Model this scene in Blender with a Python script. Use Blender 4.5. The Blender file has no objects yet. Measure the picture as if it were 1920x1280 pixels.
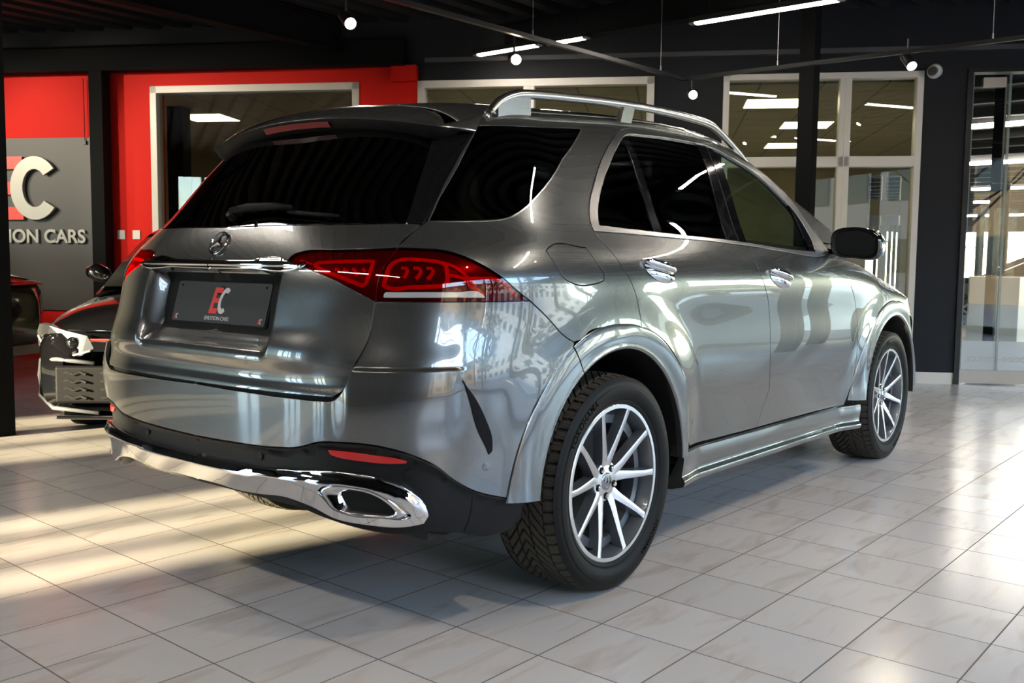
import bpy, bmesh, math, random
import numpy as np
from mathutils import Matrix, Vector
from mathutils.geometry import delaunay_2d_cdt
random.seed(7); rng = np.random.default_rng(7)
SC = bpy.context.scene; COL = SC.collection
# ---------------------------------------------------------------- camera
CAM = np.array([-2.7948, -2.7052, 1.1509]); YAW, PITCH, ROLL = .6744, -.0837, .0105; FPX = 1790.0
fw = np.array([math.cos(PITCH)*math.cos(YAW), math.cos(PITCH)*math.sin(YAW), math.sin(PITCH)])
rt = np.cross(fw, [0, 0, 1]); rt /= np.linalg.norm(rt); up = np.cross(rt, fw)
rt, up = math.cos(ROLL)*rt+math.sin(ROLL)*up, -math.sin(ROLL)*rt+math.cos(ROLL)*up
cd = bpy.data.cameras.new('camera'); cam = bpy.data.objects.new('camera', cd); COL.objects.link(cam)
cd.sensor_width = 36; cd.lens = FPX/1920*36; cd.clip_start = .05; cd.clip_end = 400
cam.matrix_world = Matrix([[rt[0], up[0], -fw[0], CAM[0]], [rt[1], up[1], -fw[1], CAM[1]], [rt[2], up[2], -fw[2], CAM[2]], [0, 0, 0, 1]])
cd.dof.use_dof = True; cd.dof.focus_distance = 4.3; cd.dof.aperture_fstop = 5.6
SC.camera = cam
SC.view_settings.view_transform = 'Standard'; SC.view_settings.look = 'None'; SC.view_settings.gamma = 1
SC.view_settings.use_curve_mapping = False; SC.view_settings.exposure = 0.86
SC.cycles.use_denoising = True; SC.cycles.max_bounces = 10; SC.cycles.transparent_max_bounces = 16
SC.cycles.glossy_bounces = 5; SC.cycles.sample_clamp_indirect = 6; SC.cycles.caustics_reflective = False; SC.cycles.caustics_refractive = False
# ---------------------------------------------------------------- daylight
W = bpy.data.worlds.new('daylight'); SC.world = W; W.use_nodes = True; nt = W.node_tree; nt.nodes.clear()
wo = nt.nodes.new('ShaderNodeOutputWorld'); wb = nt.nodes.new('ShaderNodeBackground'); sk = nt.nodes.new('ShaderNodeTexSky')
sk.sky_type = 'NISHITA'; sk.sun_disc = False; sk.sun_elevation = math.radians(32); sk.sun_rotation = math.radians(200); sk.air_density = 1.0; sk.dust_density = .3; sk.ozone_density = 2.0
nt.links.new(sk.outputs[0], wb.inputs[0]); wb.inputs[1].default_value = 1.25; nt.links.new(wb.outputs[0], wo.inputs[0])
def sun(dirv, energy, color, angle):
    l = bpy.data.lights.new('sun', 'SUN'); l.energy = energy; l.color = color; l.angle = math.radians(angle)
    o = bpy.data.objects.new('sun', l); COL.objects.link(o)
    o.rotation_euler = Vector(dirv).to_track_quat('-Z', 'Y').to_euler(); o.location = (-8, 6, 9); return o
sun((.955, -.235, -.18), 22.0, (1, .80, .52), 1.4)
def portal(loc, sx, sy, rot):
    l = bpy.data.lights.new('window_portal', 'AREA'); l.shape = 'RECTANGLE'; l.size = sx; l.size_y = sy; l.cycles.is_portal = True
    o = bpy.data.objects.new('window_portal', l); COL.objects.link(o); o.location = loc; o.rotation_euler = rot
portal((3.6, -6.15, 1.6), 13.4, 2.95, (math.radians(90), 0, 0))
portal((-8.95, 6.7, 1.55), 8.6, 3.1, (math.radians(90), 0, math.radians(-90)))
# ---------------------------------------------------------------- helpers
def mat(name, color=(.5, .5, .5), rough=.5, metal=0.0, coat=0.0, coat_rough=.02, emit=None, estr=1.0, spec=.5, alpha=1.0, trans=0.0, ior=1.5):
    m = bpy.data.materials.new(name); m.use_nodes = True
    b = m.node_tree.nodes['Principled BSDF']
    b.inputs['Base Color'].default_value = (*color, 1); b.inputs['Roughness'].default_value = rough
    b.inputs['Metallic'].default_value = metal; b.inputs['Coat Weight'].default_value = coat; b.inputs['Coat Roughness'].default_value = coat_rough
    b.inputs['Specular IOR Level'].default_value = spec; b.inputs['Alpha'].default_value = alpha
    b.inputs['Transmission Weight'].default_value = trans; b.inputs['IOR'].default_value = ior
    if emit is not None:
        b.inputs['Emission Color'].default_value = (*emit, 1); b.inputs['Emission Strength'].default_value = estr
    return m
def glassmat(name, tint=(1, 1, 1), refl_rough=0.0, ior=1.5, boost=1.0):
    """thin pane: tinted straight transmission plus fresnel reflection"""
    m = bpy.data.materials.new(name); m.use_nodes = True; t = m.node_tree; t.nodes.clear()
    o = t.nodes.new('ShaderNodeOutputMaterial'); mx = t.nodes.new('ShaderNodeMixShader'); tr = t.nodes.new('ShaderNodeBsdfTransparent')
    gl = t.nodes.new('ShaderNodeBsdfGlossy'); fr = t.nodes.new('ShaderNodeFresnel'); mu = t.nodes.new('ShaderNodeMath'); mu.operation = 'MULTIPLY'; mu.use_clamp = True
    tr.inputs[0].default_value = (*tint, 1); gl.inputs['Roughness'].default_value = refl_rough; gl.inputs['Color'].default_value = (1, 1, 1, 1)
    ge = t.nodes.new('ShaderNodeNewGeometry'); mr = t.nodes.new('ShaderNodeMapRange'); mr.inputs['To Min'].default_value = ior; mr.inputs['To Max'].default_value = 1/ior; t.links.new(ge.outputs['Backfacing'], mr.inputs[0]); t.links.new(mr.outputs[0], fr.inputs['IOR']); mu.inputs[1].default_value = boost
    t.links.new(fr.outputs[0], mu.inputs[0]); t.links.new(mu.outputs[0], mx.inputs[0]); t.links.new(tr.outputs[0], mx.inputs[1]); t.links.new(gl.outputs[0], mx.inputs[2]); t.links.new(mx.outputs[0], o.inputs[0])
    return m
def noise_to(m, inp, scale, c0, c1, p0=.35, p1=.65, detail=4, coord='Object', stretch=(1, 1, 1)):
    t = m.node_tree; b = t.nodes['Principled BSDF']
    tc = t.nodes.new('ShaderNodeTexCoord'); mp = t.nodes.new('ShaderNodeMapping'); no = t.nodes.new('ShaderNodeTexNoise'); cr = t.nodes.new('ShaderNodeValToRGB')
    mp.inputs['Scale'].default_value = stretch; no.inputs['Scale'].default_value = scale; no.inputs['Detail'].default_value = detail
    cr.color_ramp.elements[0].position = p0; cr.color_ramp.elements[1].position = p1
    cr.color_ramp.elements[0].color = (*c0, 1); cr.color_ramp.elements[1].color = (*c1, 1)
    t.links.new(tc.outputs[coord], mp.inputs[0]); t.links.new(mp.outputs[0], no.inputs[0]); t.links.new(no.outputs[0], cr.inputs[0]); t.links.new(cr.outputs[0], b.inputs[inp])
def empty(name, loc=(0, 0, 0), rz=0.0, label=None, cat=None, group=None):
    o = bpy.data.objects.new(name, None); COL.objects.link(o); o.location = loc; o.rotation_euler = (0, 0, rz); o.empty_display_size = .1
    tag(o, label, cat, group); return o
def tag(o, label=None, cat=None, group=None, kind=None):
    if label: o['label'] = label
    if cat: o['category'] = cat
    if group: o['group'] = group
    if kind: o['kind'] = kind
    return o
def mk(name, V, F, m, parent=None, N=None, smooth=True, mi=None, kind=None):
    me = bpy.data.meshes.new(name); V = np.asarray(V, float)
    me.from_pydata(V.tolist(), [], [list(map(int, f)) for f in F]); 
    ms = m if isinstance(m, (list, tuple)) else [m]
    for k in ms: me.materials.append(k)
    if mi is not None: me.polygons.foreach_set('material_index', np.asarray(mi, np.int32))
    me.polygons.foreach_set('use_smooth', [smooth]*len(me.polygons)); me.update()
    if N is not None: me.normals_split_custom_set_from_vertices(np.asarray(N, float).tolist())
    o = bpy.data.objects.new(name, me); COL.objects.link(o)
    if parent is not None: o.parent = parent
    if kind: o['kind'] = kind
    return o
class MB:
    """collects simple solids into one mesh"""
    def __init__(s): s.v = []; s.f = []; s.n = 0
    def add(s, V, F):
        V = np.asarray(V, float); s.v.append(V); s.f += [[i+s.n for i in f] for f in F]; s.n += len(V); return s
    def box(s, x0, x1, y0, y1, z0, z1, M=None):
        V = np.array([[x, y, z] for z in (z0, z1) for y in (y0, y1) for x in (x0, x1)], float)
        if M is not None: V = V@M[:3, :3].T+M[:3, 3]
        return s.add(V, [(0, 2, 3, 1), (4, 5, 7, 6), (0, 1, 5, 4), (2, 6, 7, 3), (0, 4, 6, 2), (1, 3, 7, 5)])
    def beam(s, p, q, w, h, upv=(0, 0, 1)):
        p = np.array(p, float); q = np.array(q, float); d = q-p; L = np.linalg.norm(d); d /= L
        a = np.cross(upv, d); a = a/np.linalg.norm(a) if np.linalg.norm(a) > 1e-6 else np.array([1, 0, 0]); b = np.cross(d, a)
        V = [p+t*d*L+i*a*w/2+j*b*h/2 for t in (0, 1) for j in (-1, 1) for i in (-1, 1)]
        return s.add(V, [(0, 1, 3, 2), (4, 6, 7, 5), (0, 4, 5, 1), (2, 3, 7, 6), (0, 2, 6, 4), (1, 5, 7, 3)])
    def tube(s, pts, r, seg=12, cap=True, sq=None):
        pts = np.array(pts, float); n = len(pts); r = np.broadcast_to(r, n); d = np.gradient(pts, axis=0); d /= np.linalg.norm(d, axis=1)[:, None]
        ref = np.array([0, 0, 1.]) if abs(d[0, 2]) < .9 else np.array([1., 0, 0]); V = []
        for i in range(n):
            a = np.cross(ref, d[i]); a /= np.linalg.norm(a); b = np.cross(d[i], a)
            for k in range(seg):
                t = 2*math.pi*k/seg; V.append(pts[i]+r[i]*(math.cos(t)*a+math.sin(t)*b*(sq or 1)))
        F = [(i*seg+k, i*seg+(k+1) % seg, (i+1)*seg+(k+1) % seg, (i+1)*seg+k) for i in range(n-1) for k in range(seg)]
        if cap: F += [tuple(range(seg))[::-1], tuple((n-1)*seg+k for k in range(seg))]
        return s.add(V, F)
    def lathe(s, prof, origin, axis='y', seg=48, arc=None):
        """prof: (radius, along) pairs revolved about an axis through origin"""
        prof = np.array(prof, float); n = len(prof); V = []
        for k in range(seg):
            t = 2*math.pi*k/seg
            for r, a in prof:
                V.append({'y': (r*math.cos(t), a, r*math.sin(t)), 'z': (r*math.cos(t), r*math.sin(t), a), 'x': (a, r*math.cos(t), r*math.sin(t))}[axis])
        V = np.array(V)+origin
        F = [(k*n+i, k*n+i+1, ((k+1) % seg)*n+i+1, ((k+1) % seg)*n+i) for k in range(seg) for i in range(n-1)]
        return s.add(V, F)
    def prism(s, poly, M, depth):
        """poly in a local XY plane, extruded along local Z by depth"""
        n = len(poly); V = [[x, y, z] for z in (0, depth) for x, y in poly]; V = np.array(V)@M[:3, :3].T+M[:3, 3]
        return s.add(V, [tuple(range(n))[::-1], tuple(range(n, 2*n))]+[(i, (i+1) % n, n+(i+1) % n, n+i) for i in range(n)])
    def out(s, name, m, parent=None, smooth=False, bevel=0, kind=None, seg=2, auto=None):
        o = mk(name, np.concatenate(s.v), s.f, m, parent, smooth=smooth or bool(bevel), kind=kind)
        if bevel:
            b = o.modifiers.new('b', 'BEVEL'); b.width = bevel; b.segments = seg; b.limit_method = 'ANGLE'; b.harden_normals = True
        elif smooth and auto: 
            o.data.set_sharp_from_angle(angle=math.radians(auto))
        return o
def text_mesh(s, size, depth=.002, font=None, shear=0, space=1.0, bold=0.0, ax=1.0):
    c = bpy.data.curves.new('t', 'FONT'); c.body = s; c.size = size; c.extrude = depth/2; c.shear = shear; c.space_character = space; c.offset = bold; c.align_x = 'CENTER'; c.align_y = 'CENTER'
    o = bpy.data.objects.new('t', c); COL.objects.link(o); dg = bpy.context.evaluated_depsgraph_get(); me = o.evaluated_get(dg).to_mesh()
    V = np.array([v.co[:] for v in me.vertices]); F = [tuple(p.vertices) for p in me.polygons]
    bpy.data.objects.remove(o); bpy.data.curves.remove(c); V[:, 0] *= ax
    return V, F
# ---------------------------------------------------------------- the showroom
M_DARK = mat('anthracite_wall', (.008, .0095, .0125), .6, spec=.25)
M_CEIL = mat('black_ceiling', (.010, .010, .011), .6)
M_STEEL = mat('black_steel', (.008, .0085, .009), .34, spec=.3)
M_STEELM = mat('matt_black_steel', (.006, .0065, .007), .75, spec=.08)
M_FRAME = mat('white_window_frame', (.62, .59, .53), .35)
M_REDW = mat('red_wall_paint', (.66, .014, .008), .6, spec=.12)
M_PANE = glassmat('window_pane', (.84, .86, .82), 0, 1.52)
M_PANE2 = glassmat('clear_pane', (.93, .95, .94), 0, 1.52)
def floor_material():
    m = mat('marbled_floor_tiles', (.6, .58, .56), .16); t = m.node_tree; b = t.nodes['Principled BSDF']; L = t.links.new; N = t.nodes.new
    tc = N('ShaderNodeTexCoord'); mp = N('ShaderNodeMapping'); L(tc.outputs['Object'], mp.inputs[0])
    a = math.radians(1.45); P = .3287
    # an intersection of the joints lies at (-.292, -1.085)
    mp.vector_type = 'TEXTURE'; mp.inputs['Location'].default_value = (-.292-P*40, -1.085-P*40, 0); mp.inputs['Rotation'].default_value = (0, 0, 0)
    ro = N('ShaderNodeMapping'); ro.vector_type = 'POINT'
    # rotate about the anchor first
    v1 = N('ShaderNodeVectorMath'); v1.operation = 'SUBTRACT'; v1.inputs[1].default_value = (-.292, -1.085, 0)
    L(tc.outputs['Object'], v1.inputs[0]); ro.inputs['Rotation'].default_value = (0, 0, a); L(v1.outputs[0], ro.inputs[0])
    v2 = N('ShaderNodeVectorMath'); v2.operation = 'ADD'; v2.inputs[1].default_value = (P*60, P*60, 0); L(ro.outputs[0], v2.inputs[0])
    v3 = N('ShaderNodeVectorMath'); v3.operation = 'SCALE'; v3.inputs['Scale'].default_value = 1/P; L(v2.outputs[0], v3.inputs[0])
    fr = N('ShaderNodeVectorMath'); fr.operation = 'FRACTION'; L(v3.outputs[0], fr.inputs[0])
    fl = N('ShaderNodeVectorMath'); fl.operation = 'FLOOR'; L(v3.outputs[0], fl.inputs[0])
    sx = N('ShaderNodeSeparateXYZ'); L(fr.outputs[0], sx.inputs[0])
    def dist(o):
        s = N('ShaderNodeMath'); s.operation = 'SUBTRACT'; s.inputs[1].default_value = .5; L(o, s.inputs[0]); ab = N('ShaderNodeMath'); ab.operation = 'ABSOLUTE'; L(s.outputs[0], ab.inputs[0]); return ab.outputs[0]
    mx = N('ShaderNodeMath'); mx.operation = 'MAXIMUM'; L(dist(sx.outputs[0]), mx.inputs[0]); L(dist(sx.outputs[1]), mx.inputs[1])
    j = N('ShaderNodeMapRange'); j.inputs['From Min'].default_value = .4915; j.inputs['From Max'].default_value = .4945; L(mx.outputs[0], j.inputs[0])
    wn = N('ShaderNodeTexWhiteNoise'); L(fl.outputs[0], wn.inputs[0])
    # streaks stretched along Y inside each tile
    st = N('ShaderNodeMapping'); st.inputs['Scale'].default_value = (2.2, 9.0, 1); L(v2.outputs[0], st.inputs[0])
    ad = N('ShaderNodeVectorMath'); ad.operation = 'ADD'; L(st.outputs[0], ad.inputs[0]); sc = N('ShaderNodeVectorMath'); sc.operation = 'SCALE'; sc.inputs['Scale'].default_value = 40; L(wn.outputs['Color'], sc.inputs[0]); L(sc.outputs[0], ad.inputs[1])
    no = N('ShaderNodeTexNoise'); no.inputs['Scale'].default_value = 1.2; no.inputs['Detail'].default_value = 5; no.inputs['Distortion'].default_value = .6; L(ad.outputs[0], no.inputs[0])
    cr = N('ShaderNodeValToRGB'); e = cr.color_ramp.elements; e[0].position = .28; e[0].color = (.50, .45, .41, 1); e[1].position = .48; e[1].color = (.61, .585, .56, 1)
    x = e.new(.70); x.color = (.59, .58, .575, 1); x = e.new(.85); x.color = (.53, .525, .535, 1)
    L(no.outputs[0], cr.inputs[0])
    vr = N('ShaderNodeMapRange'); vr.inputs['To Min'].default_value = .93; vr.inputs['To Max'].default_value = 1.04; L(wn.outputs[0], vr.inputs[0])
    ml = N('ShaderNodeVectorMath'); ml.operation = 'SCALE'; L(cr.outputs[0], ml.inputs[0]); L(vr.outputs[0], ml.inputs['Scale'])
    mix = N('ShaderNodeMix'); mix.data_type = 'RGBA'; L(j.outputs[0], mix.inputs[0]); L(ml.outputs[0], mix.inputs[6]); mix.inputs[7].default_value = (.095, .08, .065, 1)
    L(mix.outputs[2], b.inputs['Base Color'])
    rr = N('ShaderNodeMix'); rr.data_type = 'FLOAT'; L(j.outputs[0], rr.inputs[0]); rr.inputs[2].default_value = .20; rr.inputs[3].default_value = .8; L(rr.outputs[0], b.inputs['Roughness'])
    bm = N('ShaderNodeBump'); bm.inputs['Strength'].default_value = .25; bm.inputs['Distance'].default_value = .001; bm.invert = True; L(j.outputs[0], bm.inputs['Height']); L(bm.outputs[0], b.inputs['Normal'])
    return m
WA = math.radians(119.5); wv = np.array([math.cos(WA), math.sin(WA), 0]); wn_ = np.array([-math.sin(WA), math.cos(WA), 0]); WO = np.array([7.05, -.1, 0])
WM = np.array([[wv[0], wn_[0], 0, WO[0]], [wv[1], wn_[1], 0, WO[1]], [0, 0, 1, 0], [0, 0, 0, 1]])      # local x along the wall, y into the showroom
def wbox(b, s0, s1, d0, d1, z0, z1): return b.box(s0, s1, d0, d1, z0, z1, WM)
def wpt(s, d, z): return WM[:3, :3]@np.array([s, d, z])+WM[:3, 3]
st_ = dict(kind='structure')
b = MB(); b.box(-9, 14, -6.4, 14, -.12, 0); b.out('floor', floor_material(), **st_)
# ceiling: trapezoidal deck
b = MB(); b.box(-9, 14, -6.4, 14, 3.75, 3.9)
for y in np.arange(-6.3, 14, .30): b.box(-9, 14, y, y+.13, 3.62, 3.76)
b.out('ceiling', M_CEIL, **st_)
# slanted back wall. positions along it: s, measured leftwards from the dark pier
b = MB(); wbox(b, -.205, .19, -.30, 0.0, .10, 3.02); wbox(b, -8, 13.5, -.30, 0, 3.02, 3.80); wbox(b, 2.07, 2.745, -.30, 0, 0, 3.02); b.out('wall_back', M_DARK, **st_)
b = MB(); wbox(b, 5.185, 5.82, -.28, .012, 0, 3.16); wbox(b, 8.19, 13.5, -.28, .012, 0, 3.16); wbox(b, 5.82, 8.19, -.28, .012, 3.01, 3.16); b.out('wall_red', M_REDW, **st_)
b = MB(); wbox(b, 5.185, 5.45, .0, .10, 3.0, 3.16); b.out('trim_1', M_REDW, **st_)
b = MB(); wbox(b, -.205, .19, 0, .015, 0, .11); wbox(b, -.205, -.19, -.3, .015, 0, .11); b.out('baseboard_back', M_FRAME, **st_)
def window(name, s0, s1, z1, mull, trans, fr=.075):
    root = empty(name, tuple(wpt(s0, 0, 0))); root['kind'] = 'structure'; q = -np.array(root.location)
    b = MB(); 
    for a, c, e, f in [(s0, s0+fr, 0, z1), (s1-fr, s1, 0, z1), (s0, s1, z1-fr, z1), (s0, s1, 0, fr)]: wbox(b, a, c, -.10, .03, e, f)
    for m in mull: wbox(b, m-.055, m+.055, -.09, .028, fr, z1-fr); wbox(b, m-.006, m+.006, .028, .034, fr, z1-fr)
    for z in trans: wbox(b, s0+fr, s1-fr, -.09, .028, z-.05, z+.05)
    o = b.out('window_frame', M_FRAME, root, bevel=.004); o.location = q
    b = MB(); wbox(b, s0+fr, s1-fr, -.05, -.04, fr, z1-fr); o = b.out('pane', M_PANE, root); o.location = q
window('window_1', 5.82, 8.19, 3.01, [], [])
window('window_2', 2.745, 5.185, 3.01, [4.015], [])
window('window_3', .19, 2.07, 3.01, [.905], [2.155], .06)
b = MB()
for k in range(6): wbox(b, .27+k*.045, .30+k*.045, -.30, -.28, .3, 1.55)
tag(b.out('vertical_blind', mat('blind_grey', (.30, .30, .29), .7)), 'grey vertical blind slats behind the tall white-framed window', 'blind')
# glass door side: black jambs, glass, steel rail and frosted band
d4 = empty('door_1', tuple(wpt(-.3, 0, 0))); d4['kind'] = 'structure'; q4 = -np.array(d4.location)
b = MB(); wbox(b, -.255, -.205, -.12, .03, 0, 3.02); wbox(b, -8, -.205, -.12, .03, 2.985, 3.02); b.out('door_frame', M_STEEL, d4).location = q4
b = MB(); wbox(b, -8, -.262, -.055, -.045, .14, 2.985); b.out('door_glass', M_PANE2, d4).location = q4
b = MB()
for s in (-.27, -.275-.33): wbox(b, s-.012, s+.008, -.06, -.03, .14, 2.98)
b.out('glass_edge', mat('green_glass_edge', (.35, .42, .40), .2, alpha=.5), d4).location = q4
b = MB(); wbox(b, -8, -.262, -.075, -.02, 0.012, .14); b.out('door_rail', mat('brushed_steel', (.30, .27, .24), .28, 1.0), d4).location = q4
M_FROST = mat('frosted_film', (.62, .66, .66), .6, alpha=.72)
b = MB(); wbox(b, -8, -.262, -.043, -.0415, .14, .425); b.out('frosted_band', M_FROST, d4).location = q4
V, F = text_mesh('emotion-cars.cz', .105, .002); Lx = V[:, 0].max()-V[:, 0].min(); V[:, 0] = V[:, 0]-V[:, 0].max()      # read from outside, so mirrored here
V2 = np.array([wpt(-.335+x, -.0405-z_, .255+y) for x, y, z_ in V]); o = mk('film_lettering', V2, F, mat('film_letters', (.42, .40, .36), .6), d4, smooth=False); o.location = q4
b = MB(); wbox(b, -.56, -.36, -.03, -.005, 2.85, 2.94); b.out('door_closer', mat('steel_closer', (.5, .47, .42), .3, .8), d4).location = q4
# other walls
b = MB(); b.box(-9, -3.1, -6.4, -6.2, 0, 3.75); b.box(-3.1, 10.3, -6.4, -6.2, 3.05, 3.75); b.box(-3.1, 10.3, -6.4, -6.2, -.02, .12); b.out('wall_right', M_DARK, **st_)
for k, (x0, x1) in enumerate(zip([-3.1, -1.0, .8, 2.9, 5.5, 8.1], [-1.0, .8, 2.9, 5.5, 8.1, 10.3])):
    root = empty('window_%d' % (k+4), (x0, -6.3, 0)); root['kind'] = 'structure'
    b = MB(); b.box(0, .09, -.08, .08, .12, 3.05); b.box(x1-x0-.0, x1-x0+.09, -.08, .08, .12, 3.05); b.box(.09, x1-x0, -.05, .05, 2.97, 3.05); b.out('window_frame', M_STEEL, root)
    b = MB(); b.box(.09, x1-x0, -.006, .006, .12, 2.97); b.out('pane', M_PANE2, root)
OPEN = [(2.45, 3.65, 2), (4.85, 6.6, 2), (8.8, 10.6, 1)]; b = MB(); b.box(-9.2, -9, -6.4, 14, 3.1, 3.75); y_ = -6.4
for y0, y1, _ in OPEN: b.box(-9.2, -9, y_, y0, 0, 3.1); y_ = y1
b.box(-9.2, -9, y_, 14, 0, 3.1); b.out('wall_rear', M_DARK, **st_)
for k, (y0, y1, nm_) in enumerate(OPEN):
    root = empty('window_%d' % (k+10), (-9.1, y0, 0)); root['kind'] = 'structure'; w_ = y1-y0
    b = MB(); b.box(-.05, .05, 0, .05, 0, 3.1); b.box(-.05, .05, w_-.05, w_, 0, 3.1); b.box(-.05, .05, 0, w_, 3.02, 3.1)
    for q in range(nm_): b.box(-.05, .05, w_*(q+1)/(nm_+1)-.04, w_*(q+1)/(nm_+1)+.04, 0, 3.1)
    b.out('window_frame', M_STEEL, root)
    b = MB(); b.box(-.005, .005, .05, w_-.05, 0, 3.02); b.out('pane', M_PANE2, root)
b = MB(); b.box(-9.2, 2.5, 11.6, 11.8, 0, 3.75); b.out('wall_left', M_DARK, **st_)
# steelwork
def ibeam(name, p, q_, h, w, label, group=None):
    p = np.array(p, float); q_ = np.array(q_, float); b = MB(); b.beam(p+[0, 0, .006], q_+[0, 0, .006], w, .012); b.beam(p+[0, 0, h-.006], q_+[0, 0, h-.006], w, .012); b.beam(p+[0, 0, h/2], q_+[0, 0, h/2], .010, h-.02)
    return tag(b.out(name, M_STEELM), label, 'beam', group)
ibeam('steel_beam', (-8.9, 5.10, 3.30), (4.02, 5.06, 3.30), .32, .14, 'black steel ceiling beam with a red-lit lower flange running to the red wall')
ibeam('steel_beam', tuple(wpt(5.3, .14, 3.15)), tuple(wpt(13.4, .14, 3.15)), .27, .16, 'black steel beam running along the top of the red wall')
ibeam('steel_beam', (4.95, -6.1, 3.30), (4.95, 4.6, 3.30), .26, .12, 'black ceiling beam crossing above the front of the SUV, right of the light strips')
b = MB(); wbox(b, -4, 5.1, .0, .06, 3.19, 3.235); b.out('trim_2', mat('ledge_grey', (.06, .06, .062), .35), **st_)
b = MB(); p = wpt(8.715, .14, 0); b.beam(p, p+[0, 0, 3.15], .16, .16, (wv[0], wv[1], 0)); tag(b.out('steel_column', M_STEELM, bevel=.006), 'slim black steel column between the logo sign and the white-framed window', 'column')
b = MB(); b.box(-.19, -.03, 3.60, 3.76, 0, 3.62); tag(b.out('steel_column', M_STEELM, bevel=.006), 'black steel column at the left edge of the picture', 'column')
b = MB(); b.box(5.62, 5.76, .62+.0, .76, 0, 3.62); tag(b.out('steel_column', M_STEELM, bevel=.006), 'black steel column standing just beyond the front of the SUV, before the tall window', 'column')
for x, y, nm in ((6.6, -3.15, 'nearer'), (8.3, -3.5, 'farther')):
    b = MB(); b.box(x, x+.18, y, y+.18, 0, 3.62); tag(b.out('steel_column', M_STEELM), 'black steel column by the right windows, the %s one ahead of the SUV' % nm, 'column')
# sign
sg = empty('logo_sign', tuple(wpt(9.9, .02, 1.2))); q = -np.array(sg.location); tag(sg, 'dark grey wall sign with big raised letters above smaller lettering, left of the slim column', 'sign')
b = MB(); wbox(b, 8.80, 11.2, .012, .035, .55, 2.465); b.out('sign_panel', mat('sign_grey', (.060, .062, .062), .5), sg).location = q
LM = np.eye(4); LM[:3, 0] = -wv; LM[:3, 1] = (0, 0, 1); LM[:3, 2] = wn_
def word(s, size, sc, zc, depth, m, name, bold=0, ax=1.0, space=1.0):
    V, F = text_mesh(s, size, depth, bold=bold, ax=ax, space=space); P_ = V[:, :1]*(-wv)+V[:, 1:2]*np.array([0, 0, 1.])+V[:, 2:3]*wn_+wpt(sc, .035+depth/2, zc)
    o = mk(name, P_, F, m, sg, smooth=False); o.location = q; return o
M_SLET = mat('brushed_letters', (.42, .41, .37), .38, .2); M_SRED = mat('red_letter', (.80, .05, .03), .4)
def slab(poly, sc, zc, d0, d1, m, name):
    LM2 = LM.copy(); LM2[:3, 3] = wpt(sc, d0, zc); b = MB(); b.prism(poly, LM2, d1-d0); o = b.out(name, m, sg); o.location = q
H = .70
E_ = [(0, 0), (.44, 0), (.44, .14), (.15, .14), (.15, .28), (.40, .28), (.40, .42), (.15, .42), (.15, .56), (.44, .56), (.44, .70), (0, .70)]
slab([(x-.30, y-.35) for x, y in E_], 9.86, 1.91, .035, .075, M_SRED, 'letter_e')
C_ = [(.30*math.cos(a), .35*math.sin(a)) for a in np.radians(np.linspace(38, 322, 40))]+[(.30*.50*math.cos(a), .35*.60*math.sin(a)) for a in np.radians(np.linspace(318, 42, 40))]
slab(C_, 9.56, 1.91, .050, .095, M_SLET, 'letter_c')
word('EMOTION CARS', .205, 9.735, 1.37, .03, M_SLET, 'sign_lettering', bold=.005, ax=1.02)
# sockets
for s in (8.565, 8.385):
    b = MB(); wbox(b, s-.045, s+.045, .012, .028, 1.35, 1.45); tag(b.out('wall_switch', mat('switch_white', (.7, .68, .62), .4), bevel=.004), 'white square wall switch on the red wall, %s one of the pair' % ('left' if s > 8.5 else 'right'), 'switch')
# pull chain of the red blind
b = MB(); b.tube([wpt(8.96, .05, 3.1), wpt(8.96, .05, 2.42)], .004, 6); wbox(b, 8.945, 8.975, .04, .06, 2.39, 2.43); tag(b.out('pull_cord', M_STEEL), 'thin dark pull cord hanging down the red wall left of the slim column', 'cord')
# ---------------------------------------------------------------- lamps of the showroom
M_LED = mat('led_diffuser', (1, 1, 1), .5, emit=(1, .90, .79), estr=48); M_LEDC = mat('led_end_cap', (.45, .45, .47), .3, .5)
def led(x0, y0, y1, z, label, group=None, w=.06):
    r = empty('led_strip_light', (x0, (y0+y1)/2, z)); tag(r, label, 'light', group); L = abs(y1-y0)/2
    b = MB(); b.box(-w/2-.012, w/2+.012, -L-.05, L+.05, .012, .055); b.out('housing', M_STEEL, r)
    b = MB(); b.box(-w/2, w/2, -L, L, 0, .014); b.out('diffuser', M_LED, r)
    for e in (L, -L-.05): b = MB(); b.box(-w/2, w/2, e, e+.05, 0, .014); b.out('end_cap', M_LEDC, r)
    for e in (-L*.8, L*.8): b = MB(); b.tube([(0, e, .05), (0, e, 3.64-z)], .0025, 5); b.out('hanger', M_STEEL, r)
led(4.57, 1.24, .04, 3.15, 'long bright strip light at the top right, above the front of the SUV')
led(4.46, 2.66, 2.30, 3.15, 'short bright strip light piece, second in the row over the bonnet')
led(4.44, 3.53, 2.82, 3.15, 'bright strip light farthest left in the row, next to the glowing spotlight')
for (x, y0, y1, nm) in ((-1.6, 2.9, 1.5, 'strip light over the left side of the SUV'), (-3.4, 2.0, .8, 'strip light behind the SUV, left of centre'), (-3.4, .5, -.7, 'strip light behind the SUV in the middle'), (-3.4, -1.0, -2.2, 'strip light behind the SUV, nearest the right windows'), (1.5, -2.1, -3.6, 'strip light above the right side of the SUV by the rear wheel'), (4.57, -1.3, -2.6, 'strip light above the right side of the SUV by the bonnet')):
    led(x, y0, y1, 3.15, nm)
M_SPOT = mat('spot_lens', (1, 1, 1), .5, emit=(1, .82, .58), estr=60); M_SPOT2 = mat('spot_lens_dim', (1, 1, 1), .5, emit=(1, .95, .85), estr=14)
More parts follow.
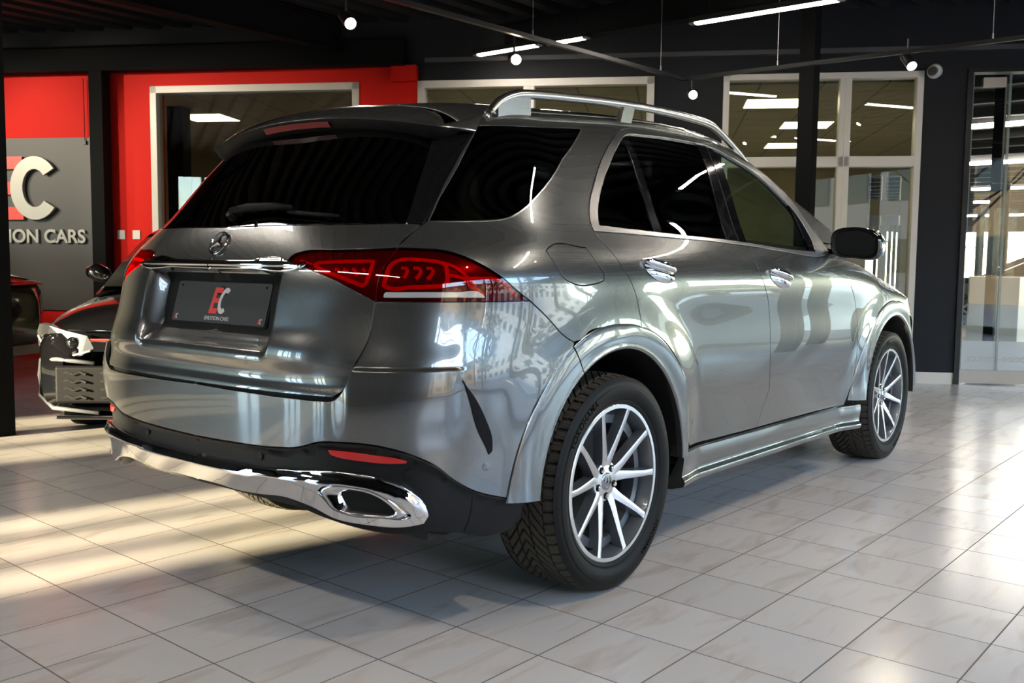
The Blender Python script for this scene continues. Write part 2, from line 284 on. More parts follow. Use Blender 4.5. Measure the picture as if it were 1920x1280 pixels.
def spot(pos, aim, label, power, strong=True, L=.17, r=.038):
    p = np.array(pos, float); a = np.array(aim, float)-p; a /= np.linalg.norm(a); root = empty('track_spotlight', tuple(p)); tag(root, label, 'spotlight')
    b = MB(); b.tube([-a*L, -a*.004], [r, r], 24, cap=False); b.tube([-a*L, -a*(L+.004)], [r, r*.8], 24); b.out('lamp_housing', M_STEEL, root, True, auto=40)
    b = MB(); b.tube([-a*.012, -a*.008], [r*.93, r*.93], 24); b.out('lamp_lens', M_SPOT if strong else M_SPOT2, root, True, auto=30)
    b = MB(); b.tube([-a*L*.6, -a*L*.6+[0, 0, .11+L*.3]], .008, 8); b.out('swivel_arm', M_STEEL, root)
    if power:
        l = bpy.data.lights.new('spot_beam', 'SPOT'); l.energy = power; l.color = (1, .86, .66); l.spot_size = math.radians(44 if 'red wall' in label else 70); l.spot_blend = .6; l.shadow_soft_size = .03
        o = bpy.data.objects.new('spot_beam', l); COL.objects.link(o); o.parent = root; o.location = tuple(a*.01); o.rotation_euler = Vector(a).to_track_quat('-Z', 'Y').to_euler()
spot((1.343, 1.921, 2.62), (.3, -.6, .9), 'black cylinder spotlight hanging at the top, with an oval white lens', 60, False)
spot((2.782, 1.741, 2.62), (0.2, -1.2, 1.45), 'glowing warm spotlight in front of the bright strip lights', 90)
spot((4.84, 1.393, 2.62), (.2, -1.9, .9), 'glowing warm spotlight before the dark wall right of the middle window', 90)
spot((4.897, -.432, 2.66), (3.6, -1.6, 1.2), 'black cylinder spotlight above the top right corner of the tall window', 40, False)
spot((-.45, -2.9, 3.3), (.0, -1.0, 1.35), 'track spotlight above the right rear wheel of the SUV', 55, True)
spot((2.3, -3.1, 3.3), (2.2, -1.0, .9), 'track spotlight above the front passenger side of the SUV', 45, True)
for i, (px_, py_, tx, ty, tz) in enumerate(((-1.5, 6.3, 3.6, 6.2, 1.6), (-1.7, 7.6, 3.2, 7.5, 1.8), (-2.0, 8.9, 2.6, 8.9, 1.9))): spot((px_, py_, 3.35), (tx, ty, tz), 'unseen added spotlight standing in for bounced sun on the red wall, '+('nearest the SUV', 'middle one', 'farthest from the SUV')[i], 260, True)  # unseen spots added to stand in for sunlight bounced onto the wall
# L-shaped lighting track with its wires
b = MB(); b.beam((-2.5, 1.93, 2.76), (4.82, 1.47, 2.76), .035, .03); tag(b.out('lighting_track', M_STEEL), 'thin black lighting track crossing above the roof towards the back', 'track')
b = MB(); b.beam((4.80, 1.47, 2.76), (4.85, -5.6, 2.76), .035, .03); tag(b.out('lighting_track', M_STEEL), 'thin black lighting track running right, past the tall window', 'track')
for (x, y, nm) in ((2.82, 1.62, 'wire above the left glowing spotlight'), (4.45, 1.50, 'wire above the right glowing spotlight'), (4.83, .62, 'wire hanging above the tall window'), (4.84, -1.0, 'wire hanging near the right edge')):
    b = MB(); b.tube([(x, y, 2.775), (x, y, 3.63)], .0022, 5); b.tube([(x, y, 2.775), (x, y, 2.82)], .006, 8); tag(b.out('suspension_wire', mat('wire_grey', (.25, .25, .25), .4)), 'thin suspension '+nm, 'wire')
# dome camera
dc = empty('dome_camera', tuple(wpt(.10, .0, 3.0))); tag(dc, 'white wall-mounted dome camera with a dark eye above the dark pier', 'camera')
b = MB(); V0 = [wn_*.0, wn_*.05]; b.tube([wn_*0, wn_*.06, wn_*.09], [.065, .065, .045], 24); b.out('camera_body', mat('camera_white', (.7, .7, .66), .4), dc, True, auto=40)
b = MB(); b.tube([wn_*.06+wv*.02, wn_*.13+wv*.05-np.array([0, 0, .02])], [.045, .040], 20); b.out('camera_eye', M_STEEL, dc, True, auto=40)
# ---------------------------------------------------------------- rooms behind the windows
M_OFFC = mat('office_ceiling', (.36, .34, .29), .9); M_OFFW = mat('office_wall', (.50, .46, .38), .8); M_OFFF = mat('office_floor', (.30, .29, .27), .5); M_OLED = mat('office_panel', (1, 1, 1), .5, emit=(1, .88, .55), estr=7)
def office_ceiling_mat():
    m = M_OFFC; t = m.node_tree; b = t.nodes['Principled BSDF']; br = t.nodes.new('ShaderNodeTexBrick'); tc = t.nodes.new('ShaderNodeTexCoord'); mp = t.nodes.new('ShaderNodeMapping')
    br.offset = 0; br.inputs['Scale'].default_value = 1; br.inputs['Brick Width'].default_value = .625; br.inputs['Row Height'].default_value = .625; br.inputs['Mortar Size'].default_value = .012
    br.inputs['Color1'].default_value = (.38, .36, .31, 1); br.inputs['Color2'].default_value = (.36, .34, .29, 1); br.inputs['Mortar'].default_value = (.20, .19, .16, 1); mp.inputs['Rotation'].default_value = (0, 0, -WA)
    t.links.new(tc.outputs['Object'], mp.inputs[0]); t.links.new(mp.outputs[0], br.inputs[0]); t.links.new(br.outputs[0], b.inputs['Base Color'])
office_ceiling_mat()
b = MB(); b.add([wpt(s, d, z) for z in (2.965, 3.02) for s, d in ((-.1, -.3), (5.3, -.3), (5.3, -9.5), (-2.6, -9.5))], [(0, 1, 2, 3), (7, 6, 5, 4), (0, 4, 5, 1), (1, 5, 6, 2), (2, 6, 7, 3), (3, 7, 4, 0)]); b.out('ceiling_office', M_OFFC, **st_)
b = MB(); wbox(b, 5.30, 11, -7.5, -.30, 2.965, 3.02); b.out('ceiling_workshop', M_OFFC, **st_)
b = MB(); wbox(b, -3, -1.80, -9.6, -9.5, 0, 3); wbox(b, -1.20, 5.3, -9.6, -9.5, 0, 3); wbox(b, -1.8, -1.2, -9.6, -9.5, 0, .5); wbox(b, -1.8, -1.2, -9.6, -9.5, 2.85, 3); wbox(b, -1.53, -1.46, -9.58, -9.52, .5, 2.85); wbox(b, -1.8, -1.2, -9.58, -9.52, 2.1, 2.4); wbox(b, 10.9, 11.0, -7.6, -.3, 0, 3); wbox(b, 5.25, 5.35, -9.5, -.3, 0, 3); wbox(b, 5.35, 11, -7.6, -7.5, 0, 3); b.out('wall_office', M_OFFW, **st_)
b = MB(); b.beam(wpt(-.15, -.3, 1.51), wpt(-2.2, -9.5, 1.51), .08, 3.02); b.out('wall_office_side', M_OFFW, **st_)
b = MB(); wbox(b, -3.2, 11, -9.6, -.3, -.12, -0.004); b.out('floor_office', M_OFFF, **st_)
offp = [((7.2, 1.987), 'nearest the top, beside the black column'), ((9.04, 2.33), 'second from the top behind the tall window'), ((10.98, 3.41), 'lowest behind the tall window'), ((4.12, 8.33), 'behind the window in the red wall')]
for (x, y), nm in offp:
    P_ = np.array([x, y, 0])-WO; s = P_@wv; d = P_@wn_
    r = empty('ceiling_panel_light', tuple(wpt(s-.30, d-.28, 2.955))); tag(r, 'glowing warm-white ceiling panel light '+nm, 'light', 'office ceiling panels'); q = -np.array(r.location)
    b = MB(); wbox(b, s-.60, s, d-.58, d, 2.953, 2.958); b.out('diffuser', M_OLED, r).location = q
    b = MB(); wbox(b, s-.615, s+.015, d-.595, d+.015, 2.957, 2.966); b.out('panel_frame', M_FRAME, r).location = q
for (s, d) in ((3.4, -3.2), (4.6, -3.0), (3.3, -6.0), (2.6, -7.5), (9.9, -2.2)):
    r = empty('ceiling_panel_light', tuple(wpt(s, d, 2.955))); tag(r, 'ceiling panel light hidden in the office behind the car, ' + {3.4: 'behind the middle window', 4.6: 'by the partition wall', 3.3: 'farther back', 2.6: 'deepest', 9.9: 'behind the sign'}[s], 'light', 'office ceiling panels'); q = -np.array(r.location)
    b = MB(); wbox(b, s-.3, s+.3, d-.3, d+.3, 2.953, 2.958); b.out('diffuser', M_OLED, r).location = q
# things in the rooms
b = MB()
for k in range(5): wbox(b, 6.3, 7.6, -3.2, -2.6, .25+k*.5, .29+k*.5)
for s in (6.3, 7.6):
    for d in (-3.2, -2.6): wbox(b, s-.02, s+.02, d-.02, d+.02, 0, 2.35)
tag(b.out('storage_rack', M_STEEL), 'black storage rack behind the window in the red wall', 'rack')
b = MB(); wbox(b, 8.36, 8.56, -1.2, -1.0, 0, 2.96); tag(b.out('steel_column', M_STEELM), 'dark post right behind the left edge of the window in the red wall', 'column')
b = MB(); wbox(b, 7.2, 8.6, -2.3, -2.2, 0, 1.75); tag(b.out('partition', mat('partition_grey', (.42, .42, .50), .6)), 'pale lilac-grey partition panel low behind the left window', 'partition')
# hall beyond the glass door
b = MB(); b.box(7.6, 60, -14, 16, 3.3, 3.45)
for x in np.arange(9, 60, 1.2): b.box(x, x+.12, -14, 16, 3.16, 3.3)
b.out('ceiling_hall', M_CEIL, **st_)
b = MB(); b.box(7.2, 60, -14, 16, -.12, -.008); b.out('floor_hall', mat('hall_floor', (.42, .42, .42), .3), **st_)
for i, (x, y) in enumerate(((8.6, -.31), (21.5, 2.2), (30, 4.6))):
    b = MB(); b.box(x, x+.1+.02*i, y, y+.10+.06*i, 0, 3.3); tag(b.out('steel_column', M_STEELM), 'black post in the hall beyond the glass door, %s' % ('nearest, in front of the white podium', 'second from the door', 'far back')[i], 'column')
for i, (x, y0, y1, z) in enumerate(((12, .95, -2.2, 3.1), (17.3, 2.3, -1.0, 3.1), (24, 3.6, 0, 3.1), (29.42, 4.8, 3.8, 3.1), (38, 7.2, 4, 3.1))):
    b = MB(); b.box(x, x+.08, y1, y0, z, 3.155); tag(b.out('led_strip_light', M_LED), 'thin strip light under the hall ceiling beyond the glass door, %s' % ('nearest', 'second nearest', 'third', 'fourth', 'farthest')[i], 'light')
b = MB(); b.box(9.5, 10.0, -.38, .17, 0, 1.03); tag(b.out('display_podium', mat('white_laminate', (.75, .75, .74), .4), bevel=.01), 'long white podium behind the glass door at the right edge', 'podium')
# ---------------------------------------------------------------- outdoors
m = mat('asphalt', (.16, .16, .165), .8); noise_to(m, 'Base Color', 3, (.20, .20, .21), (.28, .28, .28))
b = MB(); b.box(-60, 60, -70, 60, -.30, -.13); b.out('ground_outside', m, **st_)
M_BARK = mat('bark', (.07, .05, .035), .9); M_FOL = mat('pine_foliage', (.035, .06, .03), .8); M_SUNH = mat('ochre_render', (.55, .36, .18), .8); M_WHH = mat('white_render', (.72, .70, .66), .8); M_WIN = mat('house_window', (.05, .06, .07), .1)
def tree(x, y, h, kind, label):
    r = empty('tree', (x, y, -.13)); tag(r, label, 'tree', 'trees outside the right windows'); rg = np.random.default_rng(int(abs(x*31+y*17))); b = MB(); b.tube([(0, 0, 0), (.1, .05, h*.5), (.05, 0, h)], [.16, .11, .02], 8)
    for k in range(22):
        z = h*(.28+.68*k/22); a = k*2.4; L = h*.30*(1-.6*k/22); e = np.array([L*math.cos(a), L*math.sin(a), L*.75]); o = np.array([.05, .02, z]); mid = o+e*.5+rg.normal(0, .12, 3); b.tube([o, mid, o+e], [.045, .028, .008], 5)
        for j in range(3): q2 = mid+(o+e-mid)*rg.random(); b.tube([q2, q2+rg.normal(0, .35, 3)*[1, 1, .6]+[0, 0, .3]], [.014, .004], 4)
    b.out('branches', M_BARK, r)
    if kind:
        b = MB()
        for k in range(240):
            z = h*(.22+.76*rg.random()); rad = (h-z)*.30+.15; a = rg.random()*6.28; rr = rad*math.sqrt(rg.random()); c = np.array([rr*math.cos(a), rr*math.sin(a), z]); V = c+rg.normal(0, .22, (4, 3)); b.add(V, [(0, 1, 2), (0, 2, 3), (0, 1, 3), (1, 2, 3)])
        b.out('foliage', M_FOL, r)
TR = ((-5.2, -13, 8, 0), (-1.0, -16, 8, 1), (1.4, -12.5, 7.5, 0), (4.6, -17, 10, 1), (8.6, -13, 8.5, 0), (13, -18, 9, 1), (18, -14.5, 8, 0))
for i, (x, y, h, k) in enumerate(TR): tree(x, y, h, k, ('dark conifer' if k else 'bare tree')+' outside the right windows, number %s from the back of the showroom' % ('one', 'two', 'three', 'four', 'five', 'six', 'seven')[i])
def house(name, x, y, L, D, H, m, label):
    r = empty(name, (x, y, -.13)); tag(r, label, 'building'); b = MB(); b.box(0, L, -D, 0, 0, H); b.out('wall', m, r); b = MB(); b.box(-.3, L+.3, -D-.3, .3, H, H+.35); b.out('roof', mat('roof_grey', (.12, .12, .12), .7), r)
    for k in range(int(L/2.4)):
        for z in np.arange(1, H-1, 2.8): b = MB(); b.box(.8+k*2.4, 2.0+k*2.4, -.02, .03, z, z+1.3); b.out('window', M_WIN, r)
house('house', -12, -19.5, 15, 8, 5.0, M_SUNH, 'low ochre house outside the right windows')
house('sky_blocker', -36, -20, 23, 8, 6.2, mat('grey_render', (.30, .30, .31), .8), 'added grey block outside the right windows, behind the camera, hiding bright sky from reflections')  # added to keep bright sky out of the window reflections
house('warehouse', 6, -33, 34, 10, 7.5, M_WHH, 'long white building outside the right windows')
b = MB()
for k in range(60): b.box(62, 62.05, 6+k*.3, 6.1+k*.3, -.13, 2.4)
b.box(61.99, 62.06, 6, 24, 2.3, 2.4); tag(b.out('picket_fence', mat('fence_white', (.7, .7, .68), .6)), 'white bar fence outside beyond the glass door', 'fence')
# ---------------------------------------------------------------- body surface of the big car
def cspline(xs, ys):
    """natural-ish cubic (Catmull/Hermite with finite difference slopes), vectorised"""
    xs = np.array(xs, float); ys = np.array(ys, float)
    h = np.diff(xs); d = np.diff(ys)/h
    m = np.empty_like(ys); m[0] = d[0]; m[-1] = d[-1]
    m[1:-1] = (d[:-1]*h[1:] + d[1:]*h[:-1])/(h[:-1]+h[1:])
    def f(x):
        x = np.clip(np.asarray(x, float), xs[0], xs[-1])
        i = np.clip(np.searchsorted(xs, x)-1, 0, len(h)-1)
        t = (x-xs[i])/h[i]; hh = h[i]
        return ((2*t**3-3*t**2+1)*ys[i] + (t**3-2*t**2+t)*hh*m[i] + (-2*t**3+3*t**2)*ys[i+1] + (t**3-t**2)*hh*m[i+1])
    return f
def sstep(a, b, x):
    t = np.clip((x-a)/(b-a), 0, 1); return t*t*t*(t*(6*t-15)+10)
XC = -0.1; ARC = 1.6
V_ = [0.18, .25, .34, .45, .58, .70, .82, .93, 1.03, 1.11, 1.18, 1.25, 1.33, 1.42, 1.50, 1.57, 1.63, 1.69, 1.78, 1.92, 2.10, 2.35]
Z_ = [0.18, .25, .34, .45, .58, .70, .82, .93, 1.03, 1.11, 1.18, 1.25, 1.33, 1.42, 1.50, 1.57, 1.627, 1.672, 1.708, 1.730, 1.744, 1.750]
B_ = [.88, .905, .925, .938, .945, .948, .950, .944, .942, .938, .912, .866, .832, .800, .768, .735, .697, .655, .560, .410, .210, 0.0]
R_ = [-.93, -.99, -1.02, -1.04, -1.045, -1.045, -1.04, -1.03, -1.01, -.988, -.955, -.912, -.855, -.785, -.72, -.66, -.61, -.57, -.50, -.40, -.32, -.26]
N_ = [3.7, 3.8, 3.9, 3.95, 4.0, 4.1, 4.0, 3.5, 3.35, 3.6, 3.35, 2.85, 2.65, 2.6, 2.6, 2.6, 2.6, 2.6, 2.5, 2.4, 2.3, 2.2]
def stable(xs, ys, sig):
    """table smoothed with a small gaussian so that reflections run without kinks"""
    f = cspline(xs, ys); g = np.arange(xs[0]-.30, xs[-1]+.3001, .01); k0 = (ys[1]-ys[0])/(xs[1]-xs[0]); k1 = (ys[-1]-ys[-2])/(xs[-1]-xs[-2])
    y = f(g)+np.minimum(g-xs[0], 0)*k0+np.maximum(g-xs[-1], 0)*k1
    w = np.exp(-.5*(np.arange(-20, 21)*.01/sig)**2); w /= w.sum(); y = np.convolve(np.pad(y, 20, 'edge'), w, 'valid'); return cspline(g, y)
TZ, TB, TR, TN = stable(V_, Z_, .03), stable(V_, B_, .032), stable(V_, R_, .035), stable(V_, N_, .05)
TFU = stable([1.1, 1.2, 1.27, 1.37, 1.48, 1.57, 1.64, 1.70, 1.78, 2.35], [2.86, 2.74, 2.60, 2.38, 2.13, 1.91, 1.70, 1.52, 1.40, 1.15], .03)
TAR = stable([-.6, -.2, .1, .5, 1.0, 1.3, 1.6, 2.0], [-.034, -.021, .004, .036, .052, .045, .011, -.05], .08)   # upper front end
TFL = cspline([.18, .34, .6, .9, 1.2], [3.72, 3.83, 3.86, 3.84, 3.78])
WR = 0.383; WB = 2.995
def base(u, v, upper=None):
    u = np.asarray(u, float); v = np.asarray(v, float)
    if upper is None: upper = v > 1.19
    b0 = TB(v); n = TN(v)
    s = np.clip((u-XC), 0, None)
    # gentle plan shape of the doors, roof narrowing towards the windscreen
    lowd = sstep(.15, .75, u)*(1-sstep(2.2, 2.75, u))
    b = b0 - lowd*(.030*(1-sstep(.42, .80, v)) + .012*(1-sstep(.8, 1.1, v))) \
        + sstep(1.12, 1.3, v)*(1-sstep(1.5, 1.75, v))*.020*sstep(0, 1.2, u) - sstep(1.3, 1.8, v)*.035*sstep(.9, 2.2, u)
    a = XC - TR(v)
    th = np.clip((XC-u)/ARC, 0, 1)*np.pi/2
    sn, cs = np.sin(th), np.cos(th)
    bb = np.maximum(b, 1e-4)
    r = ((sn/a)**n + (cs/bb)**n)**(-1/n)
    rear = u < XC
    x = np.where(rear, XC - r*sn, u); y = np.where(rear, r*cs, b)
    # front closing
    xf = np.where(upper, TFU(v), TFL(v)); span = np.where(upper, .30, .80)
    uf = np.where(upper, xf-span, 3.05); 
    thf = np.clip((u-uf)/1.25, 0, 1)*np.pi/2
    nf = np.where(upper, 2.3, 3.2); af = xf-uf
    rf = ((np.sin(thf)/af)**nf + (np.cos(thf)/bb)**nf)**(-1/nf)
    fr = u > uf
    x = np.where(fr, uf + rf*np.sin(thf), x); y = np.where(fr, rf*np.cos(thf), y)
    z = TZ(v)
    w = sstep(1.28, 1.75, v)
    xx = np.maximum(x, -.2)
    z = z + w*TAR(x)
    # belt falls away over the bonnet
    fd = sstep(1.9, 3.9, x)
    z = z - fd*.25*np.clip((v-.75)/(1.19-.75), 0, 1)**1.5*np.where(upper, 0, 1)
    return x, y, z
def base3(u, v, upper=None):
    x, y, z = base(u, v, upper); return np.stack([x, -y, z], -1)          # right-hand side: negative Y
def disp(x, y, z, u, v):
    """outward displacement fields, metres"""
    d = 0*x
    for wx in (0.0, WB):
        r = np.hypot(x-wx, z-WR)
        d = d + .020*(1-sstep(.50, .74, r))*sstep(.2, .5, z)
    return d
def nrm(u, v, f, upper=None, e=2e-3):
    pu = f(u+e, v, upper)-f(u-e, v, upper); pv = f(u, v+e, upper)-f(u, v-e, upper)
    n = np.cross(pu, pv); n /= np.maximum(np.linalg.norm(n, axis=-1, keepdims=True), 1e-12)
    s = np.where((n[..., 1:2] > 0) & (np.abs(n[..., 1:2]) > .3), 1, 1)
    return n
def S(u, v, upper=None, off=0.0):
    if upper is None: upper = np.asarray(v) > 1.19
    P = base3(u, v, upper); N = nrm(u, v, base3, upper)
    d = disp(P[..., 0], P[..., 1], P[..., 2], u, v) + off
    return P + N*d[..., None] if np.ndim(d) else P+N*d
FEAT = {
'gate_side_hi': [[-0.5543,1.615],[-0.6378,1.5208],[-0.7053,1.4327],[-0.7748,1.3445],[-0.8352,1.2616],[-0.8425,1.2574],[-0.8865,1.221],[-0.9217,1.1873]],
'lamp_split': [[-0.9217,1.1873],[-0.9422,1.1545],[-0.9634,1.1145],[-0.9729,1.0733],[-0.9768,1.0322]],
'gate_side_lo': [[-0.9768,1.0322],[-0.9832,0.9791],[-0.992,0.931],[-1.012,0.8829],[-1.0313,0.8495],[-1.0419,0.8118],[-1.0652,0.7744],[-1.0914,0.7575]],
'gate_bottom': [[-1.0914,0.7575],[-1.2397,0.756],[-1.5017,0.7535],[-1.8413,0.7435]],
'win_bottom': [[-0.8945,1.2605],[-1.0193,1.2584],[-1.1669,1.2569],[-1.3726,1.256],[-1.6399,1.2538],[-1.8846,1.2493]],
'win_side': [[-0.8945,1.2605],[-0.8697,1.3257],[-0.8385,1.4075],[-0.8077,1.4772],[-0.7894,1.521]],
'lampi_top': [[-1.2879,1.1482],[-1.271,1.1645],[-1.2414,1.1726],[-1.0963,1.1791],[-0.9904,1.1828],[-0.9217,1.1873]],
'lampi_bot': [[-0.9768,1.0322],[-1.082,1.0825],[-1.2005,1.1243],[-1.2737,1.141],[-1.2879,1.1482]],
'lampo_top': [[-0.9217,1.1873],[-0.8557,1.1849],[-0.7787,1.1802],[-0.722,1.1637],[-0.6645,1.1375],[-0.615,1.109],[-0.5553,1.0642],[-0.5004,1.0313]],
'lampo_bot': [[-0.5004,1.0313],[-0.611,1.0316],[-0.7107,1.0322],[-0.8369,1.0327],[-0.9768,1.0322]],
'qp_bumper': [[-0.5004,1.0313],[-0.4216,0.9768],[-0.3287,0.9052],[-0.3038,0.8948]],
'arch_out': [[-0.5842,0.4681],[-0.5694,0.5382],[-0.5527,0.5949],[-0.5156,0.6917],[-0.479,0.747],[-0.4324,0.8155],[-0.381,0.8583],[-0.3102,0.8955],[-0.2279,0.9196],[-0.1206,0.9342],[-0.0025,0.9342],[0.1166,0.9184],[0.2051,0.8838]],
'rdoor_rear': [[-0.0474,1.2573],[-0.0232,1.2158],[0.0062,1.1797],[0.0337,1.1378],[0.0732,1.0897],[0.1007,1.0427],[0.1138,0.9862],[0.1162,0.9484],[0.1166,0.9184]],
'qglass': [[-0.8188,1.2676],[-0.7156,1.2696],[-0.6006,1.2744],[-0.5632,1.2777],[-0.5264,1.2839],[-0.4563,1.3075],[-0.3305,1.3734],[-0.151,1.478],[0.01,1.5702],[0.104,1.6257],[0.0956,1.6348],[-0.1655,1.6282],[-0.4218,1.6225],[-0.5427,1.6177],[-0.6497,1.5102],[-0.7431,1.3901]],
'chrome_out': [[-0.0474,1.2573],[-0.0464,1.294],[-0.0293,1.3344],[0.0067,1.386],[0.0515,1.4339],[0.1622,1.5277],[0.2797,1.5958],[0.3399,1.6241],[0.4101,1.6443],[0.5133,1.6624],[0.6575,1.6598],[0.8303,1.6489],[1.0636,1.6436],[1.1544,1.6367],[1.3422,1.6137],[1.5972,1.5783],[1.793,1.4793],[1.909,1.354],[2.0058,1.2682]],
'chrome_in': [[-0.0027,1.2883],[0.0182,1.3302],[0.0536,1.379],[0.1325,1.4583],[0.2275,1.5304],[0.3173,1.5851],[0.393,1.6175],[0.5414,1.6255],[0.7112,1.6257],[0.9297,1.6244],[1.0661,1.6216],[1.1427,1.6127],[1.2722,1.5891],[1.4911,1.5534],[1.6792,1.4795],[1.8213,1.372],[1.8758,1.2666],[1.8655,1.2056]],
'sill_top': [[-0.0114,1.275],[0.3607,1.266],[0.6462,1.2575],[0.9631,1.2484],[1.1071,1.242],[1.4333,1.2245],[1.8606,1.2002]],
'sill_bot': [[-0.0474,1.2573],[0.2094,1.2536],[0.4857,1.2471],[0.8084,1.2399],[1.1226,1.2284],[1.4821,1.2105],[1.9567,1.1801]],
'bar_l': [[0.36,1.6031],[0.3472,1.5249],[0.3569,1.4322],[0.3704,1.3463],[0.3662,1.2681]],
'bar_r': [[0.3996,1.6091],[0.3855,1.5265],[0.3995,1.4342],[0.4173,1.3484],[0.4221,1.2658]],
'bp_l': [[0.9518,1.6233],[0.9232,1.536],[0.9337,1.4567],[0.9434,1.3606],[0.9313,1.2517]],
'bp_r': [[1.1025,1.6106],[1.0774,1.543],[1.0978,1.4699],[1.115,1.3679],[1.1125,1.2421]],
'door_gap': [[1.109,1.2282],[1.128,1.1798],[1.1453,1.1221],[1.1924,1.0565],[1.2334,0.9967],[1.2742,0.8758],[1.2819,0.7791],[1.3043,0.6799],[1.3427,0.577],[1.3044,0.4935],[1.2631,0.4115]],
'fender_gap': [[2.1181,1.1771],[2.2051,1.1039],[2.2871,1.0437],[2.3527,0.9773],[2.4074,0.8561],[2.4186,0.7076],[2.4161,0.5771],[2.3832,0.4462],[2.3601,0.3884]],
'door_bottom': [[0.4395,0.4291],[0.8973,0.4131],[1.3282,0.4155],[1.9131,0.4011],[2.3601,0.3884]],
'clad_top': [[-2.0839,0.5809],[-1.846,0.576],[-1.5037,0.5814],[-1.2785,0.5918],[-1.2052,0.6008],[-1.168,0.6123],[-1.1397,0.6224],[-1.0808,0.6291],[-0.9506,0.6215],[-0.877,0.596],[-0.8111,0.5592],[-0.7679,0.5196],[-0.696,0.473],[-0.6216,0.4467],[-0.4867,0.414]],
'clad_bot': [[-0.5205,0.3562],[-0.5627,0.3285],[-0.6151,0.3225],[-0.7634,0.3625],[-0.8373,0.3773]],
'skid_top': [[-1.9732,0.5149],[-1.7307,0.5131],[-1.4081,0.5185],[-1.1927,0.5336],[-1.0544,0.5435],[-0.9608,0.5317],[-0.8822,0.4953],[-0.8412,0.4468],[-0.8331,0.4168]],
'skid_bot': [[-0.8331,0.4168],[-0.8455,0.394],[-0.8817,0.39],[-1.0039,0.4064],[-1.0859,0.4221],[-1.157,0.4488],[-1.2463,0.4587],[-1.3684,0.4519],[-1.4749,0.4382],[-1.6018,0.4476],[-1.6735,0.4513]],
'exh_out': [[-1.1315,0.4822],[-1.1171,0.4976],[-1.094,0.5069],[-1.0295,0.5084],[-0.9785,0.5003],[-0.9392,0.4812],[-0.9101,0.4587],[-0.8805,0.4262],[-0.8805,0.4169],[-0.9102,0.4106],[-0.9299,0.414],[-1.0636,0.4243],[-1.0894,0.4349],[-1.1117,0.4621]],
'exh_in': [[-1.0804,0.4793],[-1.0088,0.4806],[-0.9728,0.467],[-0.9494,0.4495],[-0.928,0.4294],[-0.9357,0.4238],[-1.0525,0.4308],[-1.0665,0.4488]],
'reflector': [[-1.109,0.6018],[-1.0491,0.6018],[-0.9778,0.5951],[-0.91,0.5853],[-0.8892,0.5781],[-0.8928,0.5726],[-0.9486,0.5716],[-1.0076,0.5759],[-1.0815,0.5835],[-1.1012,0.5882]],
'slot': [[-0.7431,0.8101],[-0.7015,0.7523],[-0.6708,0.6931],[-0.6478,0.6266],[-0.6475,0.5909],[-0.6609,0.578],[-0.6644,0.5881],[-0.698,0.6606],[-0.7201,0.7366]],
'ledge': [[-1.0429,0.8431],[-0.9778,0.8454],[-0.8949,0.8444],[-0.8018,0.8329],[-0.7431,0.8101]],
'fuel': [[-0.397,1.1841],[-0.3743,1.1965],[-0.1532,1.2001],[-0.118,1.1498],[-0.0853,1.1113],[-0.0961,1.0894],[-0.1424,1.081],[-0.2926,1.0843],[-0.3338,1.0998],[-0.3707,1.1485]],
'rhandle': [[0.1682,1.1552],[0.213,1.1612],[0.3498,1.1465],[0.396,1.1068],[0.3745,1.0811],[0.2869,1.0781],[0.1975,1.1077]],
'fhandle': [[1.2449,1.1196],[1.3136,1.1291],[1.4405,1.1071],[1.5007,1.0648],[1.4648,1.0381],[1.3434,1.04],[1.2615,1.0793]],
'sensors': [[-1.3699,0.5513],[-0.8864,0.5411],[-0.6671,0.545]],
'roof_ditch': [[-0.3836,1.7907],[-0.0613,1.8272],[0.1109,1.8342],[0.3404,1.8201],[0.57,1.806],[0.8426,1.7848],[1.1296,1.7425],[1.3161,1.6806],[1.4452,1.6446],[1.6317,1.5913]],
'spoiler_edge': [[-0.7478,1.6247],[-0.8361,1.6525],[-0.9545,1.6758],[-1.182,1.6991],[-1.6209,1.7124],[-2.2633,1.6852]],
'rail': [[-0.4216,1.8342],[1.4883,1.6311]],
'plate': [[-1.8651,1.0727],[-1.331,1.0787],[-1.874,0.9432],[-1.3482,0.9479]],
'strip_top': [[-1.2915,1.1514],[-1.4727,1.1469],[-1.654,1.1406]],
'strip_bot': [[-1.2175,1.1203],[-1.4575,1.1173],[-1.6761,1.1129]],
'recess': [[-1.2494,1.1199],[-1.2617,1.0329],[-1.279,0.9537],[-1.2884,0.9062],[-1.2545,0.8846],[-1.1312,0.8612]],
'mirror': [[2.0919,1.3328],[2.3609,1.2483]],
'crease': [[0.558,0.6413],[1.3479,0.5965],[2.4069,0.5629]],
'sheen': [[0.4927,0.289],[1.2249,0.2661],[2.5534,0.2442]],
'g_tri': [[-1.1734,1.1438],[-1.0901,1.1484],[-0.9887,1.1513],[-0.9914,1.1381],[-0.9992,1.11],[-1.0075,1.0838],[-1.0186,1.078],[-1.0836,1.1012],[-1.1573,1.1248],[-1.184,1.1379],[-1.1734,1.1438]],
'g_tip': [[-1.2413,1.1498],[-1.1891,1.1387]],
'g_loop': [[-0.8089,1.1532],[-0.8572,1.1572],[-0.8944,1.158],[-0.9241,1.1501],[-0.9369,1.1406],[-0.9471,1.1144],[-0.9522,1.0957],[-0.9562,1.0789],[-0.9446,1.0728],[-0.8767,1.0742],[-0.7866,1.0784],[-0.7806,1.086],[-0.7778,1.1385],[-0.7906,1.1478],[-0.8089,1.1532]],
'g_arm': [[-0.7904,1.1497],[-0.7571,1.1387],[-0.7317,1.12],[-0.7096,1.0974],[-0.6941,1.0822],[-0.6942,1.0765]],
'g_arm2': [[-0.7094,1.1012],[-0.6683,1.1012],[-0.6206,1.0973],[-0.5936,1.0856],[-0.5702,1.0659],[-0.5504,1.0461]],
